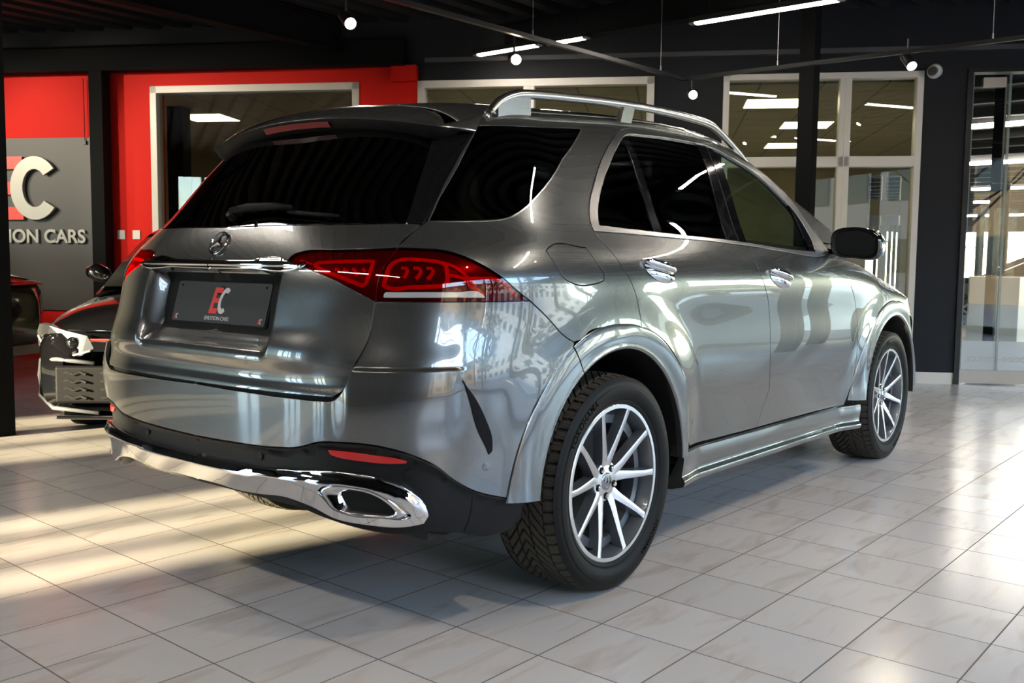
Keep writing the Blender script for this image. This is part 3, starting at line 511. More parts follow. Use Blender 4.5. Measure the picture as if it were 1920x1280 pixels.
'g_arm3': [[-0.7744,1.1115],[-0.7443,1.1067],[-0.7215,1.0974],[-0.7103,1.0784],[-0.6903,1.0689],[-0.6656,1.0496]],
'g_white': [[-0.948,1.0578],[-0.8945,1.0584],[-0.8232,1.0589],[-0.7494,1.0589],[-0.6843,1.0585],[-0.6739,1.0523],[-0.6677,1.0446],[-0.7495,1.0453],[-0.8233,1.0454],[-0.8945,1.045],[-0.9533,1.0444],[-0.9527,1.0529]],
'g_h1': [[-0.9072,1.1316],[-0.8945,1.1317],[-0.889,1.1243],[-0.8927,1.1131],[-0.8999,1.1019]],
'g_h2': [[-0.8726,1.1319],[-0.8581,1.1321],[-0.8517,1.1247],[-0.8549,1.1116],[-0.8659,1.1003]],
'g_h3': [[-0.8355,1.1312],[-0.8215,1.1313],[-0.8164,1.1231],[-0.8224,1.11],[-0.8336,1.0987]],
'g_d1': [[-1.1079,1.1254],[-1.0925,1.123]],
'g_d2': [[-1.0782,1.1269],[-1.0707,1.1165],[-1.0632,1.1222]],
'g_d3': [[-1.0504,1.128],[-1.0429,1.1225],[-1.0337,1.1076]],
'g_d4': [[-1.0197,1.1284],[-1.0093,1.1192]],
'brake3': [[-2.2633,1.6852],[-2.0145,1.6819],[-1.714,1.6776],[-1.4381,1.6719],[-1.4653,1.6892],[-1.7648,1.7033],[-2.0949,1.7117],[-2.2849,1.7102]],
'wheelr': [[-0.0377,0.3926]],
}
# ---------------------------------------------------------------- panels on the body surface
def Sr(u, v, off=0.0, extra=None, upper=None):
    P = base3(u, v, upper); N = nrm(u, v, base3, upper); d = disp(P[..., 0], P[..., 1], P[..., 2], u, v)+off
    if extra is not None: d = d+extra(P[..., 0], P[..., 1], P[..., 2], u, v)
    return P+N*d[..., None]
def Nr(u, v, off=0.0, extra=None, upper=None, e=1.5e-3):
    f = lambda a, b: Sr(a, b, off, extra, upper)
    ua, ub = u-e, u+e; ua = np.maximum(ua, XC-ARC) ; s = f(ub, v)-f(ua, v); t = f(u, np.minimum(v+e, 2.349))-f(u, v-e)
    n = np.cross(s, t); return n/np.maximum(np.linalg.norm(n, axis=-1, keepdims=True), 1e-12)
def smooth_curve(p, step):
    p = np.array(p, float)
    if len(p) == 1: return p
    if len(p) < 3: 
        L = np.linalg.norm(p[1]-p[0]); k = max(1, int(L/step)); return np.array([p[0]+(p[1]-p[0])*i/k for i in range(k+1)])
    dd = np.diff(p, axis=0); L = np.linalg.norm(dd, axis=1); an = np.abs(np.degrees(np.arctan2(dd[:-1, 0]*dd[1:, 1]-dd[:-1, 1]*dd[1:, 0], (dd[:-1]*dd[1:]).sum(1))))
    br_ = np.where(an > 38)[0]+1
    if len(br_):
        cuts = [0]+list(br_)+[len(p)-1]; out = []
        for a, b in zip(cuts[:-1], cuts[1:]):
            q = smooth_curve(p[a:b+1], step); out += list(q if not out else q[1:])
        return np.array(out)
    d = np.concatenate([[0], np.cumsum(L)]); k = max(2, int(d[-1]/step)); t = np.linspace(0, d[-1], k+1)
    return np.stack([cspline(d, p[:, 0])(t), cspline(d, p[:, 1])(t)], 1)
def chain(*cs, step=.012):
    """joins curves end to start into one closed polygon (each curve smoothed on its own)"""
    out = []
    for c in cs:
        q = smooth_curve(c, step)
        if out and np.linalg.norm(out[-1]-q[0]) < 1e-3: q = q[1:]
        out += list(q)
    # close straight
    if np.linalg.norm(out[0]-out[-1]) < 1e-3: out = out[:-1]
    o2 = []
    for i in range(len(out)):
        a, b = out[i], out[(i+1) % len(out)]; L = np.linalg.norm(b-a); k = max(1, int(L/step))
        o2 += [a+(b-a)*j/k for j in range(k)]
    return np.array(o2)
def area(p): x, y = p[:, 0], p[:, 1]; return .5*np.sum(x*np.roll(y, -1)-np.roll(x, -1)*y)
def ccw(p): return p if area(p) > 0 else p[::-1]
def inside(pts, poly):
    x, y = pts[:, 0], pts[:, 1]; c = np.zeros(len(pts), bool); n = len(poly)
    for i in range(n):
        (x0, y0), (x1, y1) = poly[i], poly[(i+1) % n]
        if y0 == y1: continue
        m = ((y0 > y) != (y1 > y)) & (x < (x1-x0)*(y-y0)/(y1-y0)+x0); c ^= m
    return c
def edist(pts, poly):
    d = np.full(len(pts), 9.)
    for i in range(0, len(poly)):
        d = np.minimum(d, np.hypot(pts[:, 0]-poly[i, 0], pts[:, 1]-poly[i, 1]))
    return d
def offset_poly(p, g, keep):
    """moves a ccw polygon inwards by g except where keep is set"""
    a = p-np.roll(p, 1, 0); b = np.roll(p, -1, 0)-p
    na = np.stack([-a[:, 1], a[:, 0]], 1); nb = np.stack([-b[:, 1], b[:, 0]], 1)
    na /= np.maximum(np.linalg.norm(na, axis=1, keepdims=True), 1e-9); nb /= np.maximum(np.linalg.norm(nb, axis=1, keepdims=True), 1e-9)
    n = na+nb; L = np.maximum(np.linalg.norm(n, axis=1, keepdims=True), .6); n = n/L*np.minimum(2/L, 1.6)
    q = p+n*g; q[keep] = p[keep]+0; return q
CEN = XC-ARC
def panel(name, parent, poly, m, off=0.0, thick=.012, res=.022, holes=(), gap=.0028, extra=None, center=False, sides='RL', upper=None, roll=.0012, label=None, rim=True):
    poly = ccw(np.array(poly, float)); loops = [poly]+[ccw(np.array(h, float))[::-1] for h in holes]
    pts = []; loopsidx = []; k = 0; L2 = []
    for i, l in enumerate(loops):
        keep = (l[:, 0] < CEN+1e-3) if center else np.zeros(len(l), bool)
        q = offset_poly(l, gap, keep); L2.append((q, keep))
    allp = np.concatenate([q for q, _ in L2])
    lo, hi = allp.min(0), allp.max(0)
    gx, gy = np.meshgrid(np.arange(lo[0]+res*.3, hi[0], res), np.arange(lo[1]+res*.3, hi[1], res)); gx = gx+np.where(np.arange(gx.shape[0]) % 2, res/2, 0)[:, None]
    g = np.stack([gx.ravel(), gy.ravel()], 1); g = g[inside(g, L2[0][0])]
    for q, _ in L2[1:]: g = g[~inside(g, q)]
    g = g[edist(g, allp) > res*.45]
    V2 = [Vector(p) for p in np.concatenate([allp, g])]; faces = []; s = 0
    for q, _ in L2: faces.append(list(range(s, s+len(q)))); s += len(q)
    r = delaunay_2d_cdt(V2, [], faces, 2 if holes else 1, 1e-7)
    vv = np.array([tuple(p) for p in r[0]]); F = [list(f) for f in r[2]]
    orig = r[3]; 
    u, v = vv[:, 0], vv[:, 1]
    P = Sr(u, v, off, extra, upper); N = Nr(u, v, off, extra, upper)
    if center: 
        c = u < CEN+1e-3; P[c, 1] = 0; N[c, 1] = 0; N[c] /= np.linalg.norm(N[c], axis=1, keepdims=True)
    # orientation
    f0 = np.array(F); fn = np.cross(P[f0[:, 1]]-P[f0[:, 0]], P[f0[:, 2]]-P[f0[:, 0]]); flip = (fn*N[f0[:, 0]]).sum(1) < 0
    F = [f[::-1] if fl else f for f, fl in zip(F, flip)]
    Vs, Ns = [P], [N]; nv = len(P); mi = [0]*len(F); dark_rim = m is M_PAINT
    if rim:
        # boundary edges
        from collections import Counter
        cnt = Counter(); 
        for f in F:
            for i in range(3): cnt[tuple(sorted((f[i], f[(i+1) % 3])))] += 1
        ring = {}; 
        bd = []
        for f in F:
            for i in range(3):
                a, b = f[i], f[(i+1) % 3]
                if cnt[tuple(sorted((a, b)))] == 1:
                    if center and u[a] < CEN+2e-3 and u[b] < CEN+2e-3: continue
                    bd.append((a, b))
        ids = sorted({i for e in bd for i in e}); idx = {i: k for k, i in enumerate(ids)}; n = len(ids)
        outw = np.zeros((n, 3))
        for a, b in bd:
            e = P[b]-P[a]; o = np.cross(e, N[a]); o /= max(np.linalg.norm(o), 1e-9); outw[idx[a]] += o; outw[idx[b]] += o
        outw /= np.maximum(np.linalg.norm(outw, axis=1, keepdims=True), 1e-9)
        if center: outw[:, 1] = np.where(u[ids] < CEN+2e-3, 0, outw[:, 1])
        B = P[ids]; NB = N[ids]; 
        r1 = B+outw*roll*.7-NB*roll*.35; n1 = NB+outw; n1 /= np.linalg.norm(n1, axis=1, keepdims=True)
        r2 = B+outw*roll-NB*roll; r3 = r2-NB*thick
        Vs += [r1, r2, r3]; Ns += [n1, outw, outw]
        for a, b in bd:
            i, j = idx[a], idx[b]; R1, R2, R3 = nv, nv+n, nv+2*n
            F += [[b, a, R1+i, R1+j], [R1+j, R1+i, R2+i, R2+j], [R2+j, R2+i, R3+i, R3+j]]; mi += [0, 1, 1]
    Va, Na = np.concatenate(Vs), np.concatenate(Ns)
    if dark_rim: m = [m, M_BPLAS]  # edge walls of painted panels coloured black, shade put into the gaps
    else: mi = None
    objs = []
    ML = np.array([1, -1, 1])
    if center:
        Vm = Va*ML; Nm = Na*ML; Fm = [[i+len(Va) for i in f][::-1] for f in F]
        o = mk(name, np.concatenate([Va, Vm]), F+Fm, m, parent, np.concatenate([Na, Nm]), mi=None if mi is None else mi+mi); objs.append(o)
    else:
        if 'R' in sides: objs.append(mk(name, Va, F, m, parent, Na, mi=mi))
        if 'L' in sides: objs.append(mk(name, Va*ML, [f[::-1] for f in F], m, parent, Na*ML, mi=mi))
    if label:
        for o in objs: o['label'] = label
    return objs
def stroke(name, parent, line, w, m, off=0.0, closed=False, extra=None, sides='RL', h=.001, upper=None, step=.008, taper=False, center=False):
    """a narrow ribbon laid along a line on the body surface"""
    q = smooth_curve(line, step); t = np.gradient(q, axis=0); 
    P = Sr(q[:, 0], q[:, 1], off, extra, upper); N = Nr(q[:, 0], q[:, 1], off, extra, upper); T = np.gradient(P, axis=0); A = np.cross(N, T); A /= np.linalg.norm(A, axis=1, keepdims=True)
    ww = np.full(len(q), w/2.)
    if taper: k = np.linspace(0, 1, len(q)); ww = ww*np.clip(np.minimum(k, 1-k)*8, .15, 1)
    ww = ww[:, None]
    V = np.concatenate([P-A*ww-N*h, P-A*ww*.8, P+A*ww*.8, P+A*ww-N*h]); Nn = np.concatenate([-A, N, N, A]); n = len(q)
    F = [[i+k*n, i+1+k*n, i+1+(k+1)*n, i+(k+1)*n] for k in range(3) for i in range(n-1)]
    objs = []
    if center:
        V2 = np.concatenate([V, V*[1, -1, 1]]); F2 = F+[[i+len(V) for i in f][::-1] for f in F]; return [mk(name, V2, F2, m, parent, np.concatenate([Nn, Nn*[1, -1, 1]]))]
    if 'R' in sides: objs.append(mk(name, V, F, m, parent, Nn))
    if 'L' in sides: objs.append(mk(name, V*[1, -1, 1], [f[::-1] for f in F], m, parent, Nn*[1, -1, 1]))
    return objs
# ---------------------------------------------------------------- materials of the big car
def paint(name, col, flake=.5):
    m = mat(name, col, .27, .80, 1.0, .01); t = m.node_tree; b = t.nodes['Principled BSDF']; b.inputs['Coat IOR'].default_value = 1.7
    return m
M_PAINT = paint('grey_metallic_paint', (.155, .161, .160))
M_CHROME = mat('chrome', (.86, .86, .87), .04, 1.0)
M_SATIN = mat('satin_aluminium', (.62, .61, .60), .26, 1.0)
M_BPLAS = mat('black_plastic', (.008, .008, .009), .5, spec=.12)
M_DPLAS = mat('dark_grey_plastic', (.012, .0125, .0135), .42, spec=.2)
M_GBLACK = mat('gloss_black', (.006, .006, .007), .06, 0, .6)
M_PRIV = glassmat('privacy_glass', (.012, .013, .014), 0, 1.5, 1.0)
M_GLASS = glassmat('door_glass', (.62, .74, .67), 0, 1.45)
M_LENS = glassmat('red_lens', (.80, .035, .05), 0, 1.5, 1.15)
M_RED = mat('red_light_guide', (.75, .018, .02), .3, 0, .3)
M_REDD = mat('dark_red_housing', (.075, .004, .006), .3, .3)
M_REFL = mat('red_reflector', (.62, .012, .012), .18, 0, 1.0)
M_WHITE = mat('reversing_lens', (.58, .60, .62), .15, .3, 1.0)
M_RUB = mat('tyre_rubber', (.007, .007, .0075), .48, spec=.16)
M_TREAD = mat('tyre_tread', (.062, .058, .050), .9, spec=.08)
M_INT = mat('cabin_trim', (.010, .010, .011), .75)
M_MACH = mat('machined_alloy', (.82, .82, .84), .27, 1.0)
M_WGREY = mat('grey_wheel_paint', (.20, .22, .245), .32, .7, .6)
M_DISC = mat('brake_disc', (.06, .06, .062), .45, .8)
suv = empty('suv', (0, 0, 0), 0, 'large metallic grey SUV parked on the pale tiled floor, filling the foreground', 'car')
F_ = FEAT
g = lambda k: [tuple(p) for p in F_[k]]
rev = lambda l: list(l)[::-1]
ZL = lambda p: p
# quarter panel with roof side
vtop = 1.705
apil = [(2.02, 1.262), (2.20, 1.262), (2.315, 1.285), (2.22, 1.36), (2.05, 1.44), (1.86, 1.53), (1.66, 1.61), (1.50, 1.665), (1.38, vtop)]
qp = chain(g('qp_bumper'), [g('qp_bumper')[-1], (-.25, .905), (-.2274, .9195), (-.12, .9342), (-.0019, .9342), (.1172, .9183)], rev(g('rdoor_rear')), g('chrome_out')[:], [g('chrome_out')[-1], apil[0]], apil,
           [(1.38, vtop), (.5, vtop), (-.30, vtop), (-.44, 1.700), (-.50, 1.665), (-.548, 1.622), (-.5593, 1.6038)], g('gate_side_hi'), g('lampo_top'))
panel('quarter_panel', suv, qp, M_PAINT, holes=[chain(g('qglass')), chain(g('fuel'))])
fu = panel('fuel_door', suv, chain(g('fuel')), M_PAINT, off=-.0006, sides='R')
panel('quarter_panel_patch', suv, chain(g('fuel')), M_PAINT, off=0, sides='L', gap=0, rim=False)[0].name = 'quarter_panel_insert'
panel('quarter_window', suv, chain(g('qglass')), M_PRIV, off=-.001, gap=.002)
stroke('window_trim', suv, [(a, b+.0005) for a, b in g('qglass')[:10]], .005, M_SATIN, off=.001)
# doors
arc = lambda wx, r, a0, a1, n=14: [(wx+r*math.cos(math.radians(a)), WR+r*math.sin(math.radians(a))) for a in np.linspace(a0, a1, n)]
RO = .555
rd = chain(g('rdoor_rear'), [(.1172, .9183)], arc(0, RO, 76, 8), [(.552, .455), (.60, .423)], [(.60, .423), (.8967, .4150), (1.2624, .4080)], rev(g('door_gap')), rev([p for p in g('sill_bot') if p[0] < 1.12]+[g('door_gap')[0]]))
panel('rear_door', suv, rd, M_PAINT, gap=.0028)
fd = chain(g('door_gap'), [(1.2624, .4080), (1.9121, .400), (2.3593, .3885)], rev(g('fender_gap')), [g('fender_gap')[0], (2.06, 1.205)], [(2.06, 1.205), (1.9498, 1.192), (1.4804, 1.2135), (1.1115, 1.2282)])
panel('front_door', suv, fd, M_PAINT, gap=.0028)
# front wing
fend = chain(rev([p for p in g('fender_gap') if p[1] > .47]), [g('fender_gap')[0], (2.08, 1.19), (2.4, 1.185), (2.9, 1.178), (3.3, 1.17), (3.62, 1.15), (3.75, 1.08), (3.78, .95), (3.62, .80), (3.46, .70)], arc(WB, .553, 30, 168, 26), [(2.43, .50), g('fender_gap')[-3]])
panel('front_wing', suv, fend, M_PAINT, upper=False)
# rear bumper
def ledge(x, y, z, u, v):
    # wrap-round crease of the bumper corner, fading to nothing by the tailgate
    w = sstep(-1.10, -1.03, u)*(1-sstep(-.80, -.72, u)); dd = -.005*sstep(.836, .845, v)*w*(1-sstep(.88, 1.0, v))
    t = .012*sstep(.58, .74, v)*(1-.35*sstep(.74, .836, v))*(1-sstep(.836, .845, v))*w
    # scoop leading to the side slot
    cx = (u+.80)/.14; cz = (v-.66)/.15; r2 = cx*cx+cz*cz
    sc = -.014*np.exp(-r2*1.6)
    # lip over the cladding
    return dd+t+sc
bp_out = chain([(CEN, .748), (-1.5, .7455), (-1.2393, .7445), (-1.105, .7445)], [(-1.105, .7445), (-1.085, .7505), (-1.066, .767), (-1.044, .808), (-1.0335, .848), (-1.015, .883), (-.9945, .9308), (-.986, .979), (-.9772, 1.032)],
   rev(g('lampo_bot')), g('qp_bumper')[:3]+[(-.3036, .8946)], [(-.3036, .8946)]+arc(0, .585, 122, 150, 8), [(-.507, .675), (-.535, .60), (-.548, .53), (-.545, .47), (-.52, .421)], [(-.52, .421), (-.6217, .4468), (-.6961, .4731), (-.7679, .5196), (-.811, .5591), (-.877, .596), (-.9506, .6215), (-1.0808, .6292), (-1.1397, .6224), (-1.1679, .6123), (-1.2052, .6008), (-1.2785, .5918), (-1.5037, .5814), (CEN, .578)])
panel('rear_bumper', suv, bp_out, M_PAINT, center=True, extra=ledge, holes=[], res=.009)
panel('side_slot', suv, chain(g('slot')), M_BPLAS, off=.004, thick=.02, extra=ledge, label='black slot at the bumper corner')
CT = [(CEN, .576), (-1.5037, .5795), (-1.2785, .590), (-1.2052, .599), (-1.1679, .6105), (-1.1397, .6206), (-1.0808, .6275), (-.9506, .620), (-.877, .5942), (-.811, .557), (-.7679, .518), (-.6961, .4715), (-.6217, .4453), (-.52, .4195)]
def cladlip(x, y, z, u, v):
    return -.016*sstep(0, .022, np.interp(u, [-1.7, -1.5, -1.28, -1.2, -1.14, -1.08, -.95, -.877, -.81, -.77, -.70, -.62, -.5], [.577, .580, .59, .6, .62, .628, .62, .595, .558, .519, .472, .446, .415])-v)
clad = chain(CT, [(-.52, .4195), (-.525, .355), (-.5631, .325), (-.62, .315), (-.76, .345), (-.84, .357), (-.92, .352), (-1.0, .362), (-1.09, .380), (-1.20, .408), (-1.27, .436), (-1.36, .455), (CEN, .455)])
ck = panel('bumper_cladding', suv, clad, M_DPLAS, off=.002, center=True, extra=cladlip, res=.018)
stroke('cladding_seam', ck[0], [(-.70, .465), (-.702, .42), (-.71, .38), (-.722, .345)], .003, M_BPLAS, off=-.0125)
# skid plate in chrome with tail pipes
ST = [(CEN, .514), (-1.5, .5165), (-1.4077, .5186), (-1.1926, .5345), (-1.0544, .5435), (-.9608, .5317), (-.8822, .4955), (-.8413, .447), (-.8331, .417)]
SB = [(-.8331, .417), (-.8455, .3943), (-.8817, .3875), (-1.0038, .3915), (-1.0856, .4024), (-1.1566, .4291), (-1.2457, .4450), (-1.3675, .4372), (-1.4739, .4335), (-1.56, .437), (CEN, .437)]
def skext(x, y, z, u, v):
    st_s, sb_s = sorted(ST), sorted(SB+[(-.82, .417)]); top = np.interp(u, [p[0] for p in st_s], [p[1] for p in st_s]); bot = np.interp(u, [p[0] for p in sb_s], [p[1] for p in sb_s]); t = np.clip((top-v)/np.maximum(top-bot, .02), 0, 1)
    return (.020*sstep(-.05, .30, t)-.020*t)*sstep(-.83, -.90, u) if False else (.020*sstep(-.05, .30, t)-.020*t)*(1-sstep(-.90, -.83, u))
sk = panel('skid_trim', suv, chain(ST, SB), M_CHROME, off=.006, center=True, holes=[chain(g('exh_out'))], extra=skext, res=.012, roll=.004, thick=.02, label='polished chrome skid trim')
# lower valance behind/under the trim
b = MB(); b.box(-.86, -.50, -.50, .50, .45, .56); b.tube([(-.93, -.50, .46), (-.80, -.54, .45), (-.5, -.50, .46)], .03, 10); b.tube([(-.93, .50, .46), (-.80, .54, .45), (-.5, .50, .46)], .03, 10); b.out('silencer_box', M_BPLAS, suv, bevel=.02)
ei, eo = F_['exh_in'], F_['exh_out']
def loop3(poly, off, nn=48):
    q = chain(poly, step=.004); d = np.concatenate([[0], np.cumsum(np.linalg.norm(np.diff(np.vstack([q, q[:1]]), axis=0), axis=1))]); t = np.linspace(0, d[-1], nn, endpoint=False); qq = np.vstack([q, q[:1]])
    a = np.interp(t, d, qq[:, 0]); b = np.interp(t, d, qq[:, 1]); return a, b
def loft_loops(name, parent, loops, m, sides='RL', cap=False):
    n = len(loops[0]); V = np.concatenate(loops); F = [[k*n+i, k*n+(i+1) % n, (k+1)*n+(i+1) % n, (k+1)*n+i] for k in range(len(loops)-1) for i in range(n)]
    if cap: F.append([(len(loops)-1)*n+i for i in range(n)])
    r = []
    if 'R' in sides: r.append(mk(name, V, F, m, parent))
    if 'L' in sides: r.append(mk(name, V*[1, -1, 1], [f[::-1] for f in F], m, parent))
    return r
def at_loop(a, b, dx, off=0.0): P = Sr(a, b, off); return P+np.array([dx, 0, 0])
co, cb = loop3(eo, 0); ci, cib = loop3(ei, 0)
ce = np.array([co.mean(), cb.mean()])
# align loops by angle about the centre
def byang(a, b, n=64):
    ang = np.arctan2(b-ce[1], (a-ce[0])); o = np.argsort(ang); t = np.linspace(-math.pi, math.pi, n, endpoint=False)
    return np.interp(t, ang[o], a[o], period=2*math.pi), np.interp(t, ang[o], b[o], period=2*math.pi)
oa, ob = byang(*loop3(eo, 0, 400)); ia, ib = byang(*loop3(ei, 0, 400))
mixl = lambda k: (ia+(oa-ia)*k, ib+(ob-ib)*k)
L = [at_loop(*mixl(.93), .03), at_loop(*mixl(.93), -.004), at_loop(*mixl(.84), -.012), at_loop(*mixl(.66), -.014), at_loop(*mixl(.42), -.006), at_loop(*mixl(.16), .004), at_loop(*mixl(0), .018), at_loop(*mixl(0), .06)]
tip = loft_loops('tailpipe_trim', suv, L, M_CHROME)
loft_loops('tailpipe_opening', suv, [at_loop(*mixl(0), .055), at_loop(*mixl(0), .14)], M_BPLAS, cap=True)
loft_loops('tailpipe_recess', suv, [at_loop(*mixl(1.02), .004), at_loop(*mixl(1.0), .035), at_loop(*mixl(.8), .035)], M_BPLAS)
panel('reflector', suv, chain(g('reflector'), step=.006), M_REFL, off=-.008, gap=.001, res=.012, label='red reflector')
for (uu, vv) in F_['sensors']:
    P = Sr(np.array([uu]), np.array([vv]), -.013 if uu < -.8 else -.004)[0]; N = Nr(np.array([uu]), np.array([vv]))[0]
    for s in (1, -1):
        b = MB(); p = P*[1, s, 1]; n = N*[1, s, 1]; b.tube([p, p+n*.004, p+n*.005], [.0125, .0125, .008], 20); b.out('parking_sensor', M_DPLAS if uu < -.8 else M_PAINT, suv, True, auto=40)
# tailgate
def gate_extra(x, y, z, u, v):
    ay = np.abs(y)
    # number plate recess, deepest under the chrome strip
    hw = .372
    rc = sstep(0, .060, hw-ay)*(1-sstep(1.116, 1.124, v)); dep = np.interp(v, [.84, .87, .90, .93, 1.0, 1.12], [0, .012, .045, .070, .082, .092])
    d = -dep*rc
    # concave flank beside the lamps and soft shelf below
    d = d+.012*sstep(.80, .868, v)*(1-sstep(.868, .96, v))*(1-sstep(.45, .62, ay))
    d = d-.010*(1-sstep(.80, .875, v))*sstep(.752, .80, v)
    return d
gate = chain([(CEN, 1.2535), (-1.8835+.25, 1.2537), (-1.3731, 1.256), (-1.1683, 1.257), (-1.0203, 1.2586), (-.8945, 1.2605), (-.8419, 1.2600)], [(-.8419, 1.2576), (-.8864, 1.2211), (-.9215, 1.1872)], rev(g('lampi_top')), rev(g('lampi_bot')), g('gate_side_lo'), [(-1.0911, .7576), (-1.2393, .7561), (-1.5014, .7536), (CEN, .7530)])
panel('tailgate', suv, gate, M_PAINT, center=True, extra=gate_extra, res=.0075, gap=.0025)
stripz = chain([(CEN, 1.1455), (-1.47, 1.1469), (-1.30, 1.149), (-1.279, 1.142), (-1.265, 1.136), (-1.245, 1.129), (-1.2152, 1.1225), (-1.23, 1.1195), (-1.455, 1.1173), (CEN, 1.1165)], step=.008)
panel('chrome_strip', suv, stripz, M_CHROME, off=.008, center=True, res=.007, thick=.03, roll=.005, extra=lambda x, y, z, u, v: -.010*sstep(1.133, 1.119, v) if False else .006*sstep(1.119, 1.127, v)*(1-sstep(1.138, 1.147, v)), label='chrome strip above the number plate')
# rear glass and black surround
wb_ = [(CEN, 1.2555), (-1.3731, 1.2582), (-1.1683, 1.259), (-1.0203, 1.2606), (-.8945, 1.263)]
panel('rear_window', suv, chain(wb_, [(-.8945, 1.263)]+g('win_side')[1:]+[(-.775, 1.545), (-.82, 1.585), (-.95, 1.603), (CEN, 1.612)]), M_PRIV, off=-.002, center=True, gap=.001)
panel('window_surround', suv, chain([(-.8945, 1.2625), (-.8419, 1.2625)], rev(g('gate_side_hi')[:5]), [(-.5593, 1.6038), (-.60, 1.612), (-.70, 1.605), (-.775, 1.560)], [(-.775, 1.545), (-.7898, 1.5185)], rev(g('win_side'))), M_GBLACK, off=-.001, gap=.0015, label='gloss black rear window surround')
# lamps
def lamp(outline, nm, lab):
    base_ = panel(nm, suv, outline, M_REDD, off=-.010, gap=.001, thick=.02, label=lab)
    lens = panel('lens', base_[0], outline, M_LENS, off=.0, gap=.001, res=.015, sides='R', thick=.008)
    lens2 = panel('lens', base_[1], outline, M_LENS, off=.0, gap=.001, res=.015, sides='L', thick=.008)
    return base_
li = lamp(chain(g('lampi_top'), g('lamp_split'), g('lampi_bot')), 'tail_light', 'red inner tail light on the tailgate')
lo = lamp(chain(g('lampo_top'), g('lampo_bot'), rev(g('lamp_split'))), 'tail_light', 'red outer tail light')
def guides(par, items, m, w, off=-.0065, **k):
    for it in items:
        for s, p in zip('RL', par): stroke('light_guide', p, g(it), w, m, off=off, sides=s, **k)
guides(li, ['g_tri'], M_RED, .0125); guides(li, ['g_tip'], M_RED, .006, off=-.004)
guides(li, ['g_d1', 'g_d2', 'g_d3', 'g_d4'], M_RED, .009, off=-.006)
guides(lo, ['g_loop'], M_RED, .013); guides(lo, ['g_arm2', 'g_arm3', 'g_arm'], M_RED, .011); guides(lo, ['g_h1', 'g_h2', 'g_h3'], M_RED, .011, off=-.006)
for s, p in zip('RL', lo): panel('reversing_light', p, chain(g('g_white'), step=.006), M_WHITE, off=.0012, res=.01, gap=0, sides=s, thick=.002, label='white reversing light')
# spoiler and third brake light
def spoil(nm, m, bot=False):
    us = np.linspace(-1, 1, 81); rows = []
    for t in us:
        y = .705*t; k = abs(t)
        xe = -.735+.235*k**3.0+.03*k**1.0*0; ze = 1.655-.070*k**2.4            # trailing edge
        if k > .9: xe += .10*((k-.9)/.1)**2
        xr = -.42+.0*k; 
        rows.append((y, xe, ze))
    return rows
ZR_v = np.linspace(1.5, 2.349, 400)
def roofz(x, y):
    """height of the roof skin above (x, y), solved from the same rings as the sides"""
    x = np.asarray(x, float); y = np.abs(np.asarray(y, float)); lo = np.full(x.shape, 1.45); hi = np.full(x.shape, 2.3495)
    for _ in range(26):
        v = (lo+hi)/2; bq = np.maximum(TB(v)-sstep(1.3, 1.8, v)*.035*sstep(.9, 2.2, x), 1e-4); a = XC-TR(v); n = TN(v); uf = TFU(v)-.30
        e = np.where(x < XC, (np.clip(XC-x, 0, None)/a)**n, np.where(x > uf, (np.clip(x-uf, 0, None)/.30)**2.3, 0)); e = e+(y/bq)**np.where(x > uf, 2.3, n)
        lo = np.where(e < 1, v, lo); hi = np.where(e < 1, hi, v)
    v = (lo+hi)/2; return TZ(v)+sstep(1.28, 1.75, v)*TAR(x)
def grid_obj(name, parent, X, Y, Z, m, close=None, N=None, thick=0):
    n0, n1 = X.shape; V = np.stack([X, Y, Z], -1).reshape(-1, 3); F = [[i*n1+j, i*n1+j+1, (i+1)*n1+j+1, (i+1)*n1+j] for i in range(n0-1) for j in range(n1-1)]
    o = mk(name, V, F, m, parent)
    if thick: s = o.modifiers.new('s', 'SOLIDIFY'); s.thickness = thick; s.offset = -1
    return o
tt = np.linspace(-1, 1, 97); sx = np.linspace(0, 1, 40)
T_, X_ = np.meshgrid(tt, sx, indexing='ij')
ye = .618
def roof_edge_y(x): return ye-.018*sstep(.9, 1.6, x)-.02*sstep(-.1, -.5, x) if False else ye-.018*sstep(.9, 1.6, x)
xr0, xr1 = -.455, 1.52
Xg = xr0+.0*T_+X_*(1.50-xr0-.14*np.abs(T_)**2.2+.0*T_); Xg = xr0+.018*np.abs(T_)**2+X_*((1.50-.16*np.abs(T_)**2.4)-(xr0+.018*np.abs(T_)**2))
Yg = T_*roof_edge_y(Xg)
grid_obj('roof', suv, Xg, Yg, roofz(Xg, Yg)+.0, M_PAINT, thick=.006)
# spoiler: skin from the roof gap to the trailing edge and back under to the glass
def rail_at(k, A):
    """y, z along a transverse edge: across the roof for k below .84, then down the side"""
    return np.interp(k, A[0], A[1]), np.interp(k, A[0], A[2]), np.interp(k, A[0], A[3])
k_ = np.abs(tt); sg = np.sign(tt); sg[len(tt)//2] = 1
gu_ = np.array([0, .2, .4, .6, .75, .84, .89, .93, .97, 1.0])
